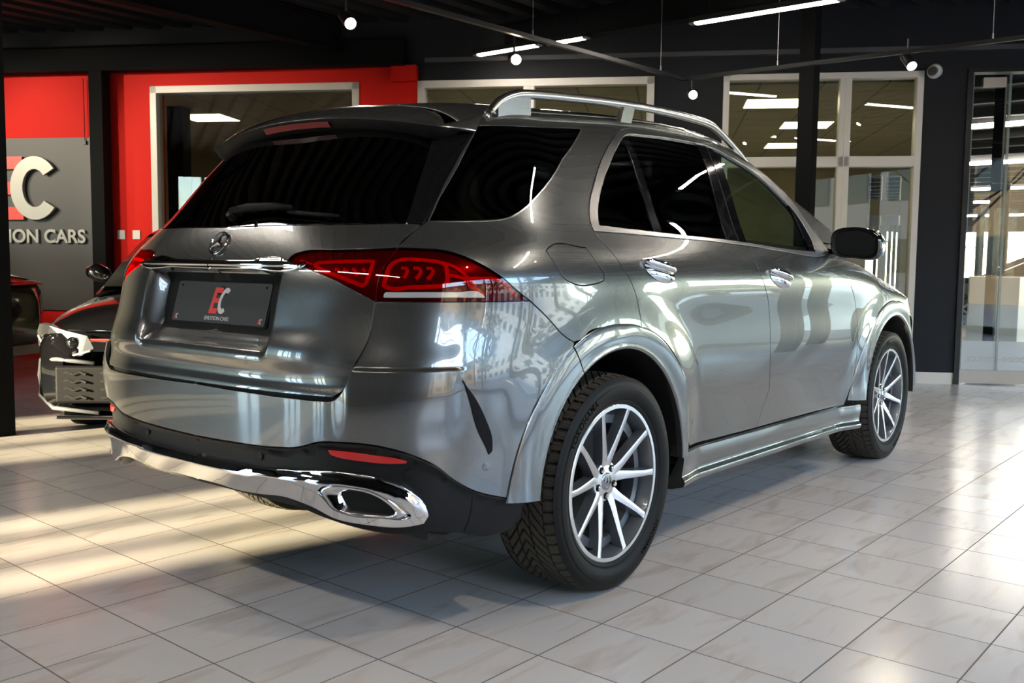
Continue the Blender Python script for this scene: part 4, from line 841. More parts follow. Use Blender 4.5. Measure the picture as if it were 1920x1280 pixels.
# gap line against the roof: x, y, z
gy = [0, .14, .28, .42, .53, .60]; gap = [(-.462, y, float(roofz(-.462, y))) for y in gy]
for uu_, v in ((-.450, 1.692), (-.487, 1.672), (-.525, 1.642), (-.5593, 1.6038)): q = Sr(np.array([uu_]), np.array([v]))[0]; gap.append((float(q[0]), float(-q[1]), float(q[2])))
gap = np.array(gap)
yt_ = np.array([0, .14, .28, .42, .52, .590]); te = np.stack([-.642+.24*yt_**2, yt_, 1.632-.150*yt_**2], 1); pe_ = gap[-1]+[-.004, .002, -.004]
te = np.concatenate([te, [te[-1]+(pe_-te[-1])*t+np.array([-.012, .010, 0])*math.sin(math.pi*t) for t in (.28, .55, .80, 1.0)]])
S3 = lambda A: np.stack([cspline(gu_, A[:, i])(k_)*(sg if i == 1 else 1) for i in range(3)], 1)
GA, TE = S3(gap), S3(te)
R = []
for s in np.linspace(0, 1, 14):
    q = GA+(TE-GA)*s; q[:, 2] += .016*math.sin(math.pi*s)*np.clip((.9-k_)/.2, 0, 1); R.append(q)
ce_ = TE*1.0
R.append(ce_+[-.002, 0, -.004]); R.append(ce_+[.001, 0, -.010]); hgt = (.034*(1-sstep(.78, .97, k_))+.002)[:, None]*np.array([0, 0, 1.]); R.append(ce_+[.026, 0, -.006]-hgt)
R.append(ce_*[1, .99, 1]+np.array([.05, 0, -.012])*(1-sstep(.8, 1, k_))[:, None]-hgt); R.append(ce_*[1, .985, 1]+np.array([.11, 0, -.020])*(1-sstep(.8, 1, k_))[:, None]-hgt)
nS = 15
V = np.concatenate(R[:nS]); n = len(tt); F = [[k*n+i, k*n+i+1, (k+1)*n+i+1, (k+1)*n+i] for k in range(nS-1) for i in range(n-1)]
sp = mk('roof_spoiler', V, F, M_PAINT, suv)
V = np.concatenate(R[nS-1:]); F = [[k*n+i, k*n+i+1, (k+1)*n+i+1, (k+1)*n+i] for k in range(len(R)-nS) for i in range(n-1)]
mk('spoiler_underside', V, F, M_BPLAS, suv)
# third brake light in the trailing edge
kb = np.abs(tt) < .262; Q = R[15][kb]; Q2 = R[16][kb]; Q = Q+[-.004, 0, -.004]; Q2 = Q+(Q2-Q)*.62+[-.004, 0, 0]; nb = kb.sum()
V = np.concatenate([Q, Q2, Q2+[.02, 0, 0], Q+[.02, 0, 0]]); F = [[k*nb+i, k*nb+i+1, ((k+1) % 4)*nb+i+1, ((k+1) % 4)*nb+i] for k in range(4) for i in range(nb-1)]
mk('brake_light', V, F, mat('brake_light_red', (.22, .010, .016), .35, 0, .1), suv, smooth=False)['label'] = 'red high brake light strip in the spoiler'
# roof rails
for s in (-1, 1):
    xs = np.array([-.34, -.30, -.22, -.10, .1, .5, 1.0, 1.35, 1.6, 1.72, 1.78]); hs = np.array([.0, .024, .046, .056, .058, .054, .050, .044, .028, .012, .0])
    ys = np.interp(xs, [-.4, 0, 1, 1.8], [.628, .640, .640, .600]); f1, f2, f3 = cspline(xs, hs), cspline(xs, ys), None
    X = np.concatenate([np.linspace(-.34, -.1, 16), np.linspace(0, 1.3, 30), np.linspace(1.38, 1.78, 14)]); H = f1(X); Yy = f2(X); Zb = roofz(np.clip(X, -.45, 1.45), Yy)-np.clip(X-1.45, 0, 1)*.28
    Hw = .017*np.ones_like(X); V = []; seg = 12
    for i in range(len(X)):
        for k in range(seg):
            a = 2*math.pi*k/seg; r = 1.0
            V.append((X[i], s*(Yy[i]+.017*math.cos(a)), Zb[i]+H[i]+.010+.017*math.sin(a)))
    F = [(i*seg+k, i*seg+(k+1) % seg, (i+1)*seg+(k+1) % seg, (i+1)*seg+k) for i in range(len(X)-1) for k in range(seg)]+[tuple(range(seg)), tuple((len(X)-1)*seg+k for k in range(seg))]
    rail = mk('roof_rail', V, F, M_SATIN, suv)
    rail['label'] = 'satin silver roof rail'
    for (a, b, c) in ((-.30, -.13, .0), (.44, .52, .03), (1.50, 1.72, .0)):
        X2 = np.linspace(a, b, 10); h2 = f1(X2); y2 = f2(X2); z2 = roofz(np.clip(X2, -.45, 1.45), y2)-np.clip(X2-1.45, 0, 1)*.28; V = []
        for i in range(10):
            w = .012
            V += [(X2[i]-c*0, s*(y2[i]-w), z2[i]-.012), (X2[i], s*(y2[i]+w), z2[i]-.012), (X2[i]+c, s*(y2[i]+w), z2[i]+h2[i]+.006), (X2[i]+c, s*(y2[i]-w), z2[i]+h2[i]+.006)]
        if a == -.30:   # the rear foot only fills the first part, cut on a slant
            for i in range(10):
                if X2[i] > -.10: pass
        F = [(i*4+k, i*4+(k+1) % 4, (i+1)*4+(k+1) % 4, (i+1)*4+k) for i in range(9) for k in range(4)]+[(0, 1, 2, 3), (36, 37, 38, 39)]
        mk('rail_foot', V, F, M_SATIN, rail, smooth=False)
# side glass, mouldings, pillars
co_, ci_ = g('chrome_out'), g('chrome_in')
sb = [p for p in g('sill_bot')]; st = g('sill_top')
mo = chain(co_, [co_[-1], (2.06, 1.207)], rev([(-.0441, 1.2574)]+sb[1:-1]+[(1.9498, 1.194), (2.06, 1.207)]))
mi_ = chain(ci_[:-1]+[(1.872, 1.225)], rev([(-.0009, 1.2775)]+st[1:-1]+[(1.872, 1.213)]), [(-.0009, 1.2775), (-.0009, 1.2884)])
panel('window_moulding', suv, mo, M_SATIN, off=.003, holes=[mi_], gap=.0008, res=.02, label='satin silver window moulding')
def clip_poly(poly, left=None, right=None):
    """keeps the part of a glass outline between two slanted lines given as (u at v) functions"""
    out = poly
    for fn, sg in ((left, 1), (right, -1)):
        if fn is None: continue
        res_ = []; n = len(out)
        for i in range(n):
            a, b = out[i], out[(i+1) % n]; da = sg*(a[0]-fn(a[1])); db = sg*(b[0]-fn(b[1]))
            if da >= 0: res_.append(a)
            if da*db < 0: t = da/(da-db); res_.append(a+(b-a)*t)
        out = np.array(res_)
    return chain(list(map(tuple, out))) if False else out
def fl(k): 
    p = np.array(sorted(F_[k], key=lambda q: q[1])); return lambda v: np.interp(v, p[:, 1], p[:, 0])
bl, br, pl, pr = fl('bar_l'), fl('bar_r'), fl('bp_l'), fl('bp_r')
dense = lambda q: chain([tuple(p) for p in q]) if False else np.array([a+(b-a)*j/max(1, int(np.linalg.norm(b-a)/.012)) for a, b in zip(q, np.roll(q, -1, 0)) for j in range(max(1, int(np.linalg.norm(b-a)/.012)))])
w1 = dense(clip_poly(mi_, None, bl)); w2 = dense(clip_poly(mi_, br, pl)); w3 = dense(clip_poly(mi_, pr, None)); barp = dense(clip_poly(mi_, bl, br)); bpp = dense(clip_poly(mi_, pl, pr))
panel('side_window', suv, w1, M_PRIV, off=-.004, gap=0, label='small dark rear quarter light')
panel('side_window', suv, w2, M_PRIV, off=-.004, gap=0, label='dark privacy glass of the rear door')
panel('side_window', suv, w3, M_GLASS, off=-.004, gap=0, label='lightly tinted front door glass', thick=.004)
panel('window_bar', suv, barp, M_GBLACK, off=-.001, gap=.0005)
panel('door_pillar', suv, bpp, M_GBLACK, off=-.001, gap=.0005)
stroke('door_pillar_gap', suv, [(.985+.05, 1.245), (1.03, 1.36), (1.022, 1.48), (1.02, 1.56), (1.045, 1.625)], .006, M_BPLAS, off=.0005)
sail = dense(np.array([(1.80, 1.2125), (1.872, 1.2125), (1.872, 1.3), (1.815, 1.38), (1.74, 1.445), (1.77, 1.36), (1.795, 1.28)]))
panel('mirror_sail', suv, sail, M_GBLACK, off=.001, gap=0)
panel('inner_frame', suv, dense(clip_poly(mo, lambda v: -1+0*v, lambda v: 3+0*v)), M_BPLAS, off=-.012, holes=[chain([(.03, 1.29), (.05, 1.36), (.2, 1.49), (.36, 1.585), (.46, 1.61), (1.1, 1.61), (1.28, 1.578), (1.48, 1.54), (1.66, 1.46), (1.80, 1.35), (1.84, 1.235), (1.1, 1.262), (.4, 1.285)])], gap=0, rim=False)
# chrome door handles
for (a0, a1, z0_, z1_) in ((.185, .385, 1.150, 1.112), (1.255, 1.475, 1.116, 1.075)):
    for s in (1, -1):
        uu = np.linspace(a0, a1, 22); cz = np.linspace(z0_, z1_, 22)
        P = Sr(uu, cz); 
        V = []; seg = 16
        for i in range(22):
            t = i/21; e = max(1e-3, math.sqrt(max(0, 1-(2*t-1)**2)))**.7
            for k in range(seg):
                a = 2*math.pi*k/seg
                V.append((P[i, 0], s*(P[i, 1]-.022*e-(.014*e)*math.cos(a)), P[i, 2]+.016*e*math.sin(a)+.010))
        F = [(i*seg+k, i*seg+(k+1) % seg, (i+1)*seg+(k+1) % seg, (i+1)*seg+k) for i in range(21) for k in range(seg)]
        mk('door_handle', V, F, M_CHROME, suv)['label'] = 'chrome door handle'
        # bowl behind the grip
        V = [];
        rr = np.linspace(0, 1, 9); 
        cu, cv = (a0+a1)/2, (z0_+z1_)/2-.008
        A = np.linspace(0, 2*math.pi, 40, endpoint=False); V = []; slope = (z1_-z0_)/(a1-a0)
        for r_ in rr:
            du = .5*(a1-a0)*1.0*r_*np.cos(A); dv = .036*r_*np.sin(A)+slope*du; q = Sr(cu+du, cv+dv-.006, .003+.011*(1-r_**2)); V.append(q*[1, s, 1])
        V = np.concatenate(V); F = [[k*40+i, k*40+(i+1) % 40, (k+1)*40+(i+1) % 40, (k+1)*40+i] for k in range(8) for i in range(40)]
        # lies proud of the skin as a chrome dish with its rim
        mk('handle_dish', V, F, M_CHROME, suv)
# rocker / sill
xs = np.linspace(.50, 2.50, 50)
for s in (1, -1):
    prof = [(-.000, .412), (.010, .406), (.013, .385), (.009, .345), (.005, .325), (.010, .312), (.022, .303), (.026, .290), (.016, .276), (-.05, .262), (-.10, .258)]
    V = []
    for x in xs:
        yb = float(-Sr(np.array([x]), np.array([.43]))[0, 1]); e = sstep(.50, .60, x)*(1-sstep(2.42, 2.50, x)); bulge = 1.0
        zoff = -(x-.5)*.012
        flr = .022*(1-sstep(.5, .75, x))+.022*sstep(2.2, 2.5, x)
        for (dy, z) in prof: V.append((x, -s*(yb-.002+dy*(.75 if z < .32 else 1)*1.0+flr*.0), z+zoff))
    n = len(prof); F = [[i*n+j, i*n+j+1, (i+1)*n+j+1, (i+1)*n+j] for i in range(len(xs)-1) for j in range(n-1)]+[list(range(n)), [(len(xs)-1)*n+j for j in range(n)]]
    o = mk('side_skirt', V, F, M_PAINT, suv); o.data.set_sharp_from_angle(angle=math.radians(45))
# wheel arch mouldings
def arch(wx, a0, a1, name='arch_moulding'):
    for s in (1, -1):
        A = np.radians(np.linspace(a0, a1, 90)); V = []; prof = []
        for a in A:
            bk = np.clip(-math.cos(a), 0, 1)          # towards the rear of the arch
            ri = .470; ro = (.562 if wx == 0 else .564)+(.035*bk if wx == 0 else .045*bk)
            # body side at the outer edge
            zz = WR+ro*math.sin(a); xx = wx+ro*math.cos(a)
            yo = float(-Sr(np.array([xx]), np.array([min(max(zz, .3), 1.1)]), 0, None, False)[0, 1]); yo = min(yo, .958)
            crest = .968-.016*np.clip(math.cos(a), 0, 1)*1.0
            pts = [(ro, yo-.004), (ro-.003, yo+.004), (ro-.4*(ro-ri), yo+(crest-yo)*.62+.004), (ri+.022, crest), (ri+.008, crest+.001), (ri+.001, crest-.004), (ri, crest-.014), (ri+.004, crest-.06)]
            # round the corners with a spline
            pp = np.array(pts); t = np.linspace(0, len(pp)-1, 26); f1, f2 = cspline(range(len(pp)), pp[:, 0]), cspline(range(len(pp)), pp[:, 1])
            for r, y in zip(f1(t), f2(t)): V.append((wx+r*math.cos(a), -s*y, WR+r*math.sin(a)))
        n = 26; F = [[i*n+j, i*n+j+1, (i+1)*n+j+1, (i+1)*n+j] for i in range(len(A)-1) for j in range(n-1)]
        mk(name, V, F, M_PAINT, suv)
arch(0, 2, 120.6); arch(0, 121.2, 176); arch(WB, -3, 177)
for wx in (0, WB):
    for s in (1, -1):
        A = np.radians(np.linspace(8, 172, 50)); V = []
        for a in A:
            for (r, y) in ((.472, .952), (.455, .90), (.452, .62)): V.append((wx+r*math.cos(a)*1.02, -s*y, WR+r*math.sin(a)))
        F = [[i*3+j, i*3+j+1, (i+1)*3+j+1, (i+1)*3+j] for i in range(49) for j in range(2)]
        mk('wheel_arch_liner', V, F, M_BPLAS, suv)
        b = MB(); pts3 = [(wx+.46*math.cos(a), -s*.60, WR+.46*math.sin(a)) for a in np.radians(np.linspace(0, 180, 30))]; b.add(pts3, [tuple(range(30))]); b.out('wheel_arch_liner', M_BPLAS, suv)
# dark inner shell closes the gaps
def notch(p):
    return p
sh = chain([(CEN, .47), (-1.30, .465), (-1.15, .435), (-.90, .385), (-.70, .36), (-.62, WR)], [(-.62, WR)]+arc(0, .53, 172, 8, 30), [(.56, .30), (2.42, .28)], [(2.42, .28), (2.46, WR)]+arc(WB, .53, 172, 8, 30), [(3.56, .30), (4.29, .30), (4.29, 1.15)], [(4.29, 1.15), (2.5, 1.16), (1.5, 1.17), (0, 1.22), (CEN, 1.22)])
panel('body_shell', suv, sh, M_BPLAS, off=-.016, center=True, gap=0, rim=False, res=.05, upper=False, extra=lambda x, y, z, u, v: -.05*(sstep(.86, .92, v)*(1-sstep(1.10, 1.13, v)))*(1-sstep(-1.3, -1.2, u)))
panel('pillar_shell', suv, chain([(-.85, 1.235), (-.58, 1.60), (-.47, 1.70), (1.3, 1.70), (1.6, 1.60), (1.2, 1.645), (.5, 1.66), (.34, 1.62), (.1, 1.48), (-.06, 1.33), (-.06, 1.235)]), M_BPLAS, off=-.014, holes=[chain([(-.78, 1.285), (-.60, 1.29), (-.53, 1.30), (-.45, 1.325), (-.2, 1.46), (.02, 1.60), (-.55, 1.59), (-.66, 1.48)])], gap=0, rim=False, res=.04)
b = MB(); b.box(-.20, 3.5, -.60, .60, .30, .36); b.box(-.92, -.20, -.60, .60, .48, .54); b.box(-.10, .10, -.60, .60, .26, .40); b.box(.55, 2.40, -.86, .86, .27, .35)
b.out('underbody', M_BPLAS, suv)
# bonnet
T_, X_ = np.meshgrid(np.linspace(-1, 1, 61), np.linspace(0, 1, 50), indexing='ij')
xb0 = 2.42; xb1 = 3.74-.30*np.abs(T_)**3
XX = xb0+(xb1-xb0)*X_; eu = np.clip(XX, 2.4, 3.85)
zb_ = base3(np.minimum(eu, 3.4).ravel(), np.full(eu.size, 1.178), False)[:, 2].reshape(eu.shape); yb_ = -base3(np.minimum(eu, 3.3).ravel(), np.full(eu.size, 1.178), False)[:, 1].reshape(eu.shape)-.004-np.clip(eu-3.3, 0, 1)**2*.25
ZZ = zb_+.045*(1-np.abs(T_)**2.2)-np.clip(XX-3.4, 0, 1)**2*.85+.012*sstep(.80, .90, np.abs(T_))*(1-sstep(.9, 1, np.abs(T_)))
grid_obj('bonnet', suv, XX, T_*yb_, ZZ, M_PAINT, thick=.01)
# windscreen and cowl
T_, X_ = np.meshgrid(np.linspace(-1, 1, 41), np.linspace(0, 1, 24), indexing='ij'); k2 = np.abs(T_)
xt = 1.50-.16*k2**2.4; xl = 2.52-.24*k2**2.4; yt = .60; yl = .80
XX = xt+(xl-xt)*X_; YY = T_*(yt+(yl-yt)*X_); zt = roofz(np.minimum(xt, 1.45), T_*yt)-.004; zl = 1.205-.012*k2**2; ZZ = zt+(zl-zt)*X_+.030*np.sin(np.pi*X_)
grid_obj('windscreen', suv, XX, YY, ZZ, glassmat('windscreen_glass', (.72, .82, .76)), thick=0)
b = MB(); b.box(2.38, 2.56, -.82, .82, 1.13, 1.20); b.out('cowl', M_BPLAS, suv, bevel=.02)
# front end
fb = chain([(3.46, .70), (3.62, .80), (3.78, .95), (3.75, 1.08), (3.62, 1.15)], [(3.62, 1.15), (4.29, 1.15)], [(4.29, 1.15), (4.29, .30)], [(4.29, .30), (3.55, .30)], [(3.55, .30), (3.54, .42), (3.53, .50), (3.50, .62), (3.46, .70)])
panel('front_bumper', suv, fb, M_PAINT, upper=False, gap=.001)
hl = chain([(3.70, .93), (3.76, 1.05), (3.80, 1.10), (4.0, 1.08), (3.98, .95), (3.85, .90)])
panel('headlight', suv, hl, M_WHITE, upper=False, off=.004, gap=0)
panel('grille', suv, chain([(4.05, 1.08), (4.29, 1.08), (4.29, .72), (4.1, .72), (4.03, .9)]), M_GBLACK, upper=False, off=.006, gap=0)
# mirrors
for s in (1, -1):
    mr = empty('wing_mirror', (0, 0, 0)); mr.parent = suv
    Y0 = .925; cx, cy, cz = 2.10, 1.035, 1.262
    Pn = []; A = np.linspace(0, 2*math.pi, 48, endpoint=False)
    for (dx, sc) in ((-.055, .93), (-.050, 1.0), (-.02, 1.03), (.03, .99), (.08, .86), (.115, .62), (.13, .25)):
        c, sn = np.cos(A), np.sin(A); rx = np.sign(c)*np.abs(c)**.62; rz = np.sign(sn)*np.abs(sn)**.62
        y = cy+.118*sc*rx; z = cz+.078*sc*rz-.018*sc*(rx > 0)*rx*1.0+ .0
        Pn.append(np.stack([cx+dx+.02*rx, -s*y, z], 1))
    V = np.concatenate(Pn); n = 48; F = [[k*n+i, k*n+(i+1) % n, (k+1)*n+(i+1) % n, (k+1)*n+i] for k in range(6) for i in range(n)]+[[6*n+i for i in range(n)]]
    h = mk('mirror_housing', V, F, [M_GBLACK, M_PAINT], mr); 
    mi2 = np.zeros(len(F), int); mi2[n*2:] = 1; h.data.polygons.foreach_set('material_index', mi2.astype(np.int32))
    # bezel and glass
    q0 = Pn[0]; c0 = q0.mean(0); q1 = c0+(q0-c0)*.86+[.012, 0, 0]; q2 = c0+(q0-c0)*.85+[.010, 0, 0]
    mk('mirror_bezel', np.concatenate([q0, q1]), [[i, (i+1) % n, n+(i+1) % n, n+i] for i in range(n)], M_BPLAS, mr)
    mk('mirror_glass', np.concatenate([q2, [c0+[.010, 0, 0]]]), [[i, (i+1) % n, n] for i in range(n)], mat('mirror_silver', (.75, .80, .82), .01, 1.0), mr, smooth=False)
    b = MB(); b.tube([(2.06, -s*.85, 1.205), (2.085, -s*.90, 1.205), (2.12, -s*.945, 1.225)], [.040, .036, .034], 16, sq=.8); b.out('mirror_stalk', M_GBLACK, mr, True)
    b = MB(); b.tube([(2.135, -s*1.10, 1.285), (2.16, -s*1.135, 1.280), (2.19, -s*1.15, 1.27)], [.006, .007, .004], 8); b.out('indicator', M_WHITE, mr, True)
# rear wiper, badge, number plate
def onrear(y, v, off): 
    # surface point of the rear skin at lateral position y
    uu = np.linspace(CEN, -.85, 300); P = Sr(uu, np.full(300, v), off); i = np.argmin(abs(-P[:, 1]-y)); return P[i], Nr(uu[i:i+1], np.array([v]))[0]
wip = empty('wiper', (0, 0, 0)); wip.parent = suv
P = [onrear(y, v, .022)[0] for y, v in ((0.0, 1.292), (.08, 1.303), (.20, 1.305), (.285, 1.297))]
b = MB(); b.tube(P, [.013, .015, .012, .010], 10, sq=1.0); b.out('wiper_arm', M_BPLAS, wip, True)
P = [onrear(y, v, .012)[0] for y, v in ((.27, 1.292), (.34, 1.285), (.42, 1.279), (.47, 1.275))]
b = MB(); b.tube(P, [.006, .0065, .006, .004], 8); b.out('wiper_blade', M_BPLAS, wip, True)
P0, N0 = onrear(0.0, 1.285, 0); b = MB(); b.tube([P0, P0+N0*.026], [.017, .014], 16); b.out('wiper_pivot', M_BPLAS, wip, True, auto=40)
P0, N0 = onrear(0.0, 1.198, .006); N0 = np.array([N0[0], 0, N0[2]]); N0 /= np.linalg.norm(N0); Yv = np.array([0, -1, 0]); Uv = np.cross(N0, Yv); Uv *= np.sign(Uv[2])
def M4(a, b_, c, o): return np.array([[a[0], b_[0], c[0], o[0]], [a[1], b_[1], c[1], o[1]], [a[2], b_[2], c[2], o[2]], [0, 0, 0, 1]])
BM = M4(Yv, Uv, N0, P0)
R0 = .040
b = MB(); A = np.linspace(0, 2*math.pi, 49); pts = np.array([[R0*math.cos(a), R0*math.sin(a), 0] for a in A[:-1]]); pts = pts@BM[:3, :3].T+BM[:3, 3]
V = []; 
for a in A[:-1]:
    for k in range(8):
        q = 2*math.pi*k/8; r = R0+.0035*math.cos(q); V.append(np.array([r*math.cos(a), r*math.sin(a), .0035*math.sin(q)])@BM[:3, :3].T+BM[:3, 3])
b.add(V, [(i*8+k, i*8+(k+1) % 8, ((i+1) % 48)*8+(k+1) % 8, ((i+1) % 48)*8+k) for i in range(48) for k in range(8)])
def star(b, Mx, R, w, h):
    for k in range(3):
        a = math.pi/2+k*2*math.pi/3; d = np.array([math.cos(a), math.sin(a)]); e = np.array([-d[1], d[0]])
        pts2 = [(*(e*w), 0), (*(d*R), 0), (*(-e*w), 0), (*(-d*w*.6), 0), (0, 0, h), (*(d*R*.98), h*.2)]
        V = np.array(pts2)@Mx[:3, :3].T+Mx[:3, 3]; b.add(V, [(0, 1, 5, 4), (4, 5, 1, 2), (4, 2, 3), (3, 0, 4)])
star(b, BM, R0, .006, .005); b.out('star_badge', M_CHROME, suv, True, auto=30)
# number plate holder
PT = np.array([-.9287, 0, 1.0733]); PB = np.array([-.9659, 0, .9392]); dz = PT-PB; Lp = np.linalg.norm(dz); uz = dz/Lp; px_ = np.array([0, -1., 0]); nz = np.cross(px_, uz); nz *= -np.sign(nz[0])
PM = M4(px_, uz, nz, (PT+PB)/2+np.array([.0, 0, 0]))
pl_ = empty('number_plate', (0, 0, 0)); pl_.parent = suv
def rrect(w, h, r, n=5): return [(cx+r*math.cos(a), cy+r*math.sin(a)) for cx, cy, a0 in ((w/2-r, h/2-r, 0), (-w/2+r, h/2-r, 90), (-w/2+r, -h/2+r, 180), (w/2-r, -h/2+r, 270)) for a in np.radians(np.linspace(a0, a0+90, n))]
q = PM.copy(); q[:3, 3] -= nz*.016; b = MB(); b.prism(rrect(.53, Lp+.012, .012), q, .014); b.out('plate_holder', M_BPLAS, pl_, bevel=.003)
q = PM.copy(); q[:3, 3] -= nz*.003; b = MB(); b.prism(rrect(.515, Lp, .010), q, .004); b.out('plate_panel', mat('plate_black', (.030, .031, .034), .45), pl_, bevel=.001)
def on_plate(s, size, cx, cy, m, name, **k):
    V, F = text_mesh(s, size, .0012, **k); V = V+[cx, cy, .0018]; V = V@PM[:3, :3].T+PM[:3, 3]; return mk(name, V, F, m, pl_, smooth=False)
M_LRED = mat('logo_red', (.72, .05, .045), .5); M_LWHT = mat('logo_silver', (.62, .62, .64), .45)
def logo_poly(kind, H):
    """outlines of the slanted E and C, height H, origin at the centre of the pair"""
    if kind == 'E':
        w = .50*H; t = .2*H; sh = lambda x, y: (x+.17*(y-H/2)-.50*H, y-H/2)
        return [sh(*p) for p in ((0, 0), (w, 0), (w, t), (t*.95, t), (t*.95, H/2-t*.45), (w*.85, H/2-t*.45), (w*.85, H/2+t*.45), (t*.95, H/2+t*.45), (t*.95, H-t), (w, H-t), (w, H), (0, H))]
    P = []; 
    for a in np.radians(np.linspace(52, 308, 26)): P.append((.33*H*math.cos(a), .5*H*math.sin(a)))
    for a in np.radians(np.linspace(300, 60, 26)): P.append((.33*H*math.cos(a)*.52, .5*H*math.sin(a)*.62))
    return [(x+.15*y+.27*H, y) for x, y in P]
def logo(Mx, H, depth, parent, mE, mC, dz=.0):
    q = Mx.copy(); b = MB(); b.prism(logo_poly('E', H), q, depth); oE = b.out('letter_e', mE, parent)
    q = Mx.copy(); q[:3, 3] += Mx[:3, 2]*dz; b = MB(); b.prism(logo_poly('C', H), q, depth); oC = b.out('letter_c', mC, parent); return oE, oC
q = PM.copy(); q[:3, 3] += nz*.0012+uz*.006; logo(q, .088, .0008, pl_, M_LRED, M_LWHT, .0004)
on_plate('EMOTION CARS', .0185, 0, -.0545, M_LWHT, 'plate_lettering')
for sx_ in (-.232, .232):
    q = PM.copy(); q[:3, 3] += px_*sx_+uz*-.054+nz*.0012; logo(q, .017, .0006, pl_, M_LRED, M_LWHT, .0003)
    for zz in (.055,):
        p = PM[:3, 3]+px_*sx_+uz*zz; b = MB(); b.tube([p, p+nz*.004], [.004, .0035], 10); b.out('plate_screw', M_BPLAS, pl_, True, auto=40)
# cabin
cab = []
def seat(x, y):
    b = MB(); b.box(x-.05, x+.45, y-.25, y+.25, .62, .78); b.out('seat', M_INT, suv, bevel=.04)
    b = MB(); Mx = np.eye(4); a = math.radians(20); Mx[:3, :3] = [[math.cos(a), 0, -math.sin(a)], [0, 1, 0], [math.sin(a), 0, math.cos(a)]]; Mx[:3, 3] = (x, y, .72)
    b.box(-.08, .05, -.25, .25, 0, .62, Mx); b.box(-.05, .04, -.13, .13, .66, .86, Mx); b.out('seat_back', M_INT, suv, bevel=.04)
for x in (1.25, .35):
    for y in (-.38, .38): seat(x, y)
b = MB(); b.box(1.95, 2.40, -.74, .74, .95, 1.16); b.out('dashboard', M_INT, suv, bevel=.04)
b = MB(); A = np.linspace(0, 2*math.pi, 33); pts = [(1.86+.05*math.sin(a), .38+.185*math.cos(a), 1.08+.175*math.sin(a)) for a in A]; b.tube(pts, .014, 8, cap=False); b.box(1.84, 1.88, .30, .46, 1.05, 1.11); b.out('steering_wheel', M_INT, suv, True)
b = MB(); b.box(-.75, -.0, -.70, .70, .60, 1.16); b.box(-.8, 2.3, -.80, .80, .33, .40); b.out('cabin_floor', M_INT, suv)
b = MB(); b.box(-.10, 1.30, -.50, .50, 1.66, 1.67); b.out('headliner', mat('headliner_cloth', (.05, .05, .05), .9), suv)
